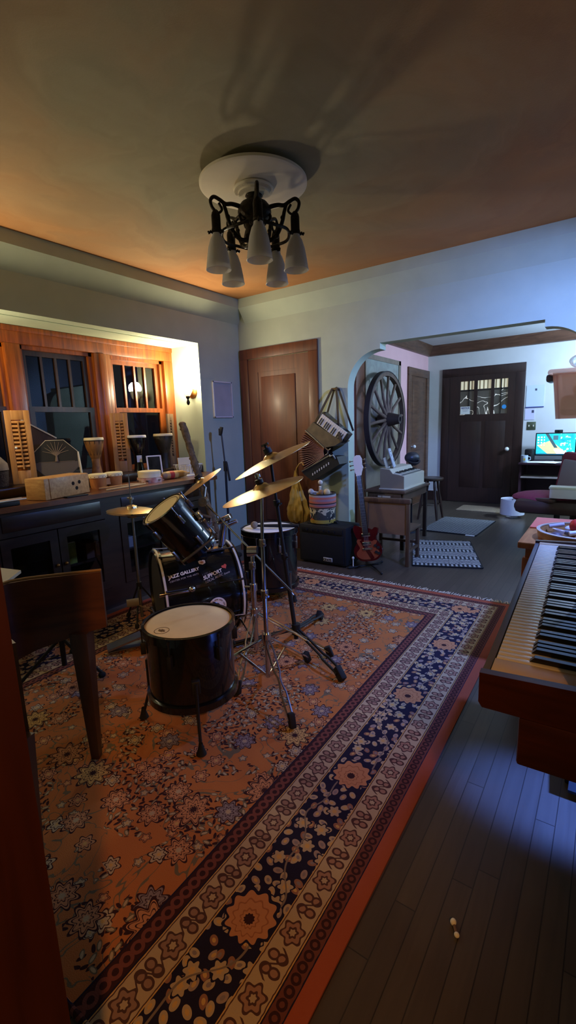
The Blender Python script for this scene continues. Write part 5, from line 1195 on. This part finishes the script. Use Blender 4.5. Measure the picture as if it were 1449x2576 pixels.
T=thing('red_jug','red jug inside the translucent storage bin','jug',(-.3,6.2,1.33));part('body',MB().box((-.33,6.15,1.45),(.36,.20,.22),None,.05),cm,T);part('label',MB().b(-.46,-.30,6.043,6.048,1.40,1.50,.002),mat('pink_label',L(222,160,150),.5),T);part('upper_pouch',MB().ball((-.25,6.16,1.62),(.16,.09,.10)),cm,T)
T=thing('clear_bag','crumpled clear plastic bag on top of the storage bin','bag',(-.33,6.2,1.85))
def clb(u,v):
    a=2*pi*u;t=pi*v*.98;return (-.30+.15*math.sin(t)*math.cos(a)*(1+.15*math.sin(5*a)),6.2+.12*math.sin(t)*math.sin(a),1.925-.075*math.cos(t)*(-1)+.012*math.sin(9*a))
part('bag_body',MB().grid(clb,32,16),mat('clear_film',L(216,220,226),.2,trans=.7),T,smooth=60)
# ------------------------------------------------------------------ table with bowl at right
T=thing('side_table','honey wood table beyond the electric piano with a coral sheet on top','table',(0,2.95,0))
part('top',MB().b(-.37,.5,2.62,3.31,.655,.69,.006),hon_w,T);part('apron',MB().b(-.335,.465,2.655,3.275,.565,.655),hon_w,T)
for x_ in (-.32,.45):
    for y_ in (2.67,3.26):
        part('leg',MB().b(x_-.028,x_+.028,y_-.028,y_+.028,0,.60,.005),wood('table_leg_wood',L(150,72,30),L(182,100,46)) if 'table_leg_wood' not in bpy.data.materials else bpy.data.materials['table_leg_wood'],T)
single('coral_sheet',MB().b(-.362,.42,2.99,3.30,.691,.70,.003),coral,'coral pink sheet covering the far half of the honey wood table','cloth')
c=V((-.09,2.80,.691));T=thing('wooden_bowl','round shallow wooden bowl full of odds and ends on the honey wood table','bowl',c)
part('side',MB().lathe([(0,0),(.195,0),(.208,.01),(.212,.046),(.20,.048),(.195,.010),(0,.010)],c,UP,56),wood('bowl_wood',L(150,104,58),L(186,138,86),(6,6,20)),T)
part('rim_band',MB().lathe([(.198,.046),(.213,.044),(.215,.050),(.198,.052)],c,UP,56,True),mat('pale_rim',L(186,170,150),.4),T)
random.seed(4);cols=[mat('bit_%d'%i,q,.5) for i,q in enumerate((L(180,170,176),L(120,116,126),L(206,190,190),L(90,70,78),L(230,230,232)))]
labs=[('small grey cap','cap'),('pale lilac shell','shell'),('white plastic clip','clip'),('grey plastic toggle','clip'),('mauve pebble','pebble'),('cream tube','tube'),('silver ring','ring'),('dark pebble','pebble'),('white button','button'),('pale grey wedge','wedge'),('grey spool','spool'),('white tile','tile'),('lilac bead','bead'),('ash grey lump','pebble')]
for i,(lb,ct) in enumerate(labs):
    a=2*pi*i/14+.3;r_=(.06,.115,.155)[i%3];p=c+V((r_*math.cos(a),r_*math.sin(a),.03+.012*(i%2)))
    m_=MB();k=i%4
    if k==0:m_.ball(p,(.034,.026,.022),12,8)
    elif k==1:m_.cyl(p+V((-.035,-.01,0)),p+V((.035,.015,.012)),.012,seg=12)
    elif k==2:m_.box(p,(.06,.035,.02),M.Rotation(a,3,'Z'),.005)
    else:m_.lathe([(.014,-.008),(.03,-.008),(.03,.01),(.014,.01)],p,(.2,.1,1),18,True)
    side=['far','right','near','left'][int(((a+pi/4)%(2*pi))//(pi/2))]
    single(ct,m_,cols[i%5],lb+' at the '+['right','far','left','near'][int(((a+pi/4)%(2*pi))//(pi/2))]+' side of the wooden bowl, loose among trinkets',ct,'trinkets in the wooden bowl')
T=thing('red_cap_bottle','red plastic ball-shaped stopper among the trinkets in the wooden bowl','stopper',c+V((.02,.06,.05)));part('ball',MB().ball(c+V((-.035,.05,.062)),(.032,.032,.036),16,10),red,T);part('neck',MB().cyl(c+V((-.035,.05,.012)),c+V((-.035,.05,.04)),.02),red,T)
single('yellow_flower_pot',MB().lathe([(0,0),(.03,0),(.04,.07),(.036,.07),(.028,.004),(0,.004)],(-.10,3.12,.7005),UP,20).ball((-.10,3.12,.80),(.035,.035,.035),10,8),mat('yellow_orange',L(206,150,50),.5),'small yellow-orange pot on the coral sheet at the right edge','pot')
# ------------------------------------------------------------------ electric piano
T=thing('electric_piano','red-brown wooden electric piano with long keyboard at the right edge','electric piano',(-.19,1.0,0),2.2)
pw=wood('piano_wood',L(46,17,9),L(66,28,14),(3,20,20),.4,.3)
LP=1.30
part('case_end',MB().prism([(-.012,0,.712),(-.004,0,.70),(.48,0,.70),(.48,0,.88),(.19,0,.88),(.172,0,.79),(-.012,0,.782)],(0,.022,0)),pw,T,local=True,smooth=0)
part('case_end',MB().prism([(-.012,LP,.712),(-.004,LP,.70),(.48,LP,.70),(.48,LP,.88),(.19,LP,.88),(.172,LP,.79),(-.012,LP,.782)],(0,.022,0)),pw,T,local=True,smooth=0)
part('key_bed',MB().b(0,.48,.022,LP,.70,.745),pw,T,local=True)
part('lower_body',MB().b(.07,.48,0.0,LP+.02,.585,.699,.006),pw,T,local=True)
part('key_slip',MB().b(-.012,.004,.022,LP,.70,.772,.002),mat('grey_key_slip',L(86,84,88),.45),T,local=True)
part('fallboard',MB().b(.172,.48,.022,LP,.745,.87,.006),blackm,T,local=True)
part('key_block',MB().b(.006,.172,.022,.095,.745,.778,.002),mat('cream_key_block',L(196,172,136),.45),T,local=True)
part('key_block',MB().b(.006,.172,LP-.035,LP-.001,.745,.778,.002),bpy.data.materials['cream_key_block'],T,local=True)
y0=.097;kw=(LP-.037-y0)/52
wme=MB().b(0,.164,-kw/2+.0006,kw/2-.0006,0,.028,.0016).mesh('white_key')
bme=MB().prism([(0,-.007,0),(.094,-.007,0),(.094,-.007,.012),(.01,-.007,.012)],(0,.014,0)).mesh('black_key',20)
wme.materials.append(ivory);bme.materials.append(keyblack)
for i in range(52):
    o=bpy.data.objects.new('white_key',wme);col.objects.link(o);o.parent=T;o.location=(.008,y0+kw*(i+.5),.749)
    n=(51-i)          # bass end lies farthest from the camera
    if (n%7) not in (1,4) and i<51 or False:
        o=bpy.data.objects.new('black_key',bme);col.objects.link(o);o.parent=T;o.location=(.076,y0+kw*(i+1),.7772)
for x_ in (.29,.44):
    for y_ in (.10,LP-.1):part('leg',MB().tube([(x_,y_,.585),(x_,y_,.0)],[.026,.016],14),deskd,T,local=True)
T=thing('sustain_pedal','black pedal on the floor under the electric piano','pedal',(.02,1.85,0));part('pedal_base',MB().b(-.05,.09,1.78,1.98,0.001,.03,.006),blackm,T);part('foot_plate',MB().prism([(-.035,1.70,.03),(-.035,1.92,.03),(-.035,1.92,.055),(-.035,1.70,.04)],(.11,0,0)),rubber,T)
T=thing('white_toggle','tiny white two-lobed plastic piece lying on the dark floorboards','plastic piece',(-.245,1.052,0))
part('lobe',MB().ball((-.252,1.062,.008),(.008,.009,.008)),white,T);part('lobe',MB().ball((-.236,1.036,.006),(.007,.007,.006)),white,T);part('stem',MB().cyl((-.252,1.062,.007),(-.236,1.036,.006),.004),mat('brown_stem',L(110,84,66),.6),T)
# ------------------------------------------------------------------ light
def pt(n,loc,e,c,r=.06,typ='POINT'):
    l=bpy.data.lights.new(n,typ);l.energy=e;l.color=c
    if typ=='POINT':l.shadow_soft_size=r
    o=bpy.data.objects.new(n,l);col.objects.link(o);o.location=loc;return o
pt('entry_led_bulb',(.38,6.5,2.15),190,(.46,.66,1),.12)
pt('desk_led_bulb',(.6,7.3,1.9),55,(.30,.56,1),.1)
def spot(n,loc,to,e,c,ang,bl=.4,r=.06):
    o=pt(n,loc,e,c,.1,'SPOT');o.data.spot_size=rad(ang);o.data.spot_blend=bl;o.data.shadow_soft_size=r
    o.rotation_euler=(V(to)-V(loc)).to_track_quat('-Z','Y').to_euler();return o
spot('hall_spotlight',(.9,-.75,2.2),(-1.3,1.15,0),130,(1,.42,.09),44,.8)
spot('clip_lamp',(.28,2.75,2.3),(-.45,3.6,1.0),300,(.18,.32,1),142,.75)
spot('added_floor_spot',(1.2,1.68,.9),(.0,1.66,0),1300,(.08,.2,1),18,.7)  # added unseen spot that only lights the blue floor patch under the piano
GR={'cymbal':'bronze cymbals on the tall stands','cymbal_stand':'straight cymbal stands','djembe':'djembes on the window sill','louvered_shutter':'louvered shutters on the window sill','drumstick':'drumsticks on the counter','hand_rattle':'rattles on the woven drum','woven_mat':'woven mats on the entry floor','floor_tom':'black floor toms of the drum kit','wall_sconce':'sconces of the bay window','paper_sheet':'papers on the desk'}
for o in list(col.objects):
    if o.parent is None and o.name.split('.')[0] in GR and 'group' not in o: o['group']=GR[o.name.split('.')[0]]
w=bpy.data.worlds.new('night');sc.world=w;w.use_nodes=True;w.node_tree.nodes['Background'].inputs[0].default_value=(.02,.024,.04,1);w.node_tree.nodes['Background'].inputs[1].default_value=.12
# ------------------------------------------------------------------ camera
f=1161.0422530738058
Rc=((0.8212103992641925,0.5695921689088903,-0.034325519049416164),(0.0764551254116258,-0.16944223775877615,-0.9825700696955872),(-0.5654804098628337,0.8042723973760163,-0.1826959684295119))
cd=bpy.data.cameras.new('camera');cam=bpy.data.objects.new('camera',cd);col.objects.link(cam)
cd.sensor_fit='HORIZONTAL';cd.sensor_width=36;cd.lens=f/1449*36;cd.clip_start=.02
m4=M.Identity(4)
for i in range(3):m4[i][0]=Rc[0][i];m4[i][1]=-Rc[1][i];m4[i][2]=-Rc[2][i]
m4[0][3],m4[1][3],m4[2][3]=0,0,1.33
cam.matrix_world=m4;sc.camera=cam
sc.view_settings.view_transform='Standard';sc.view_settings.look='None';sc.view_settings.exposure=0;sc.view_settings.gamma=1;sc.view_settings.use_curve_mapping=False
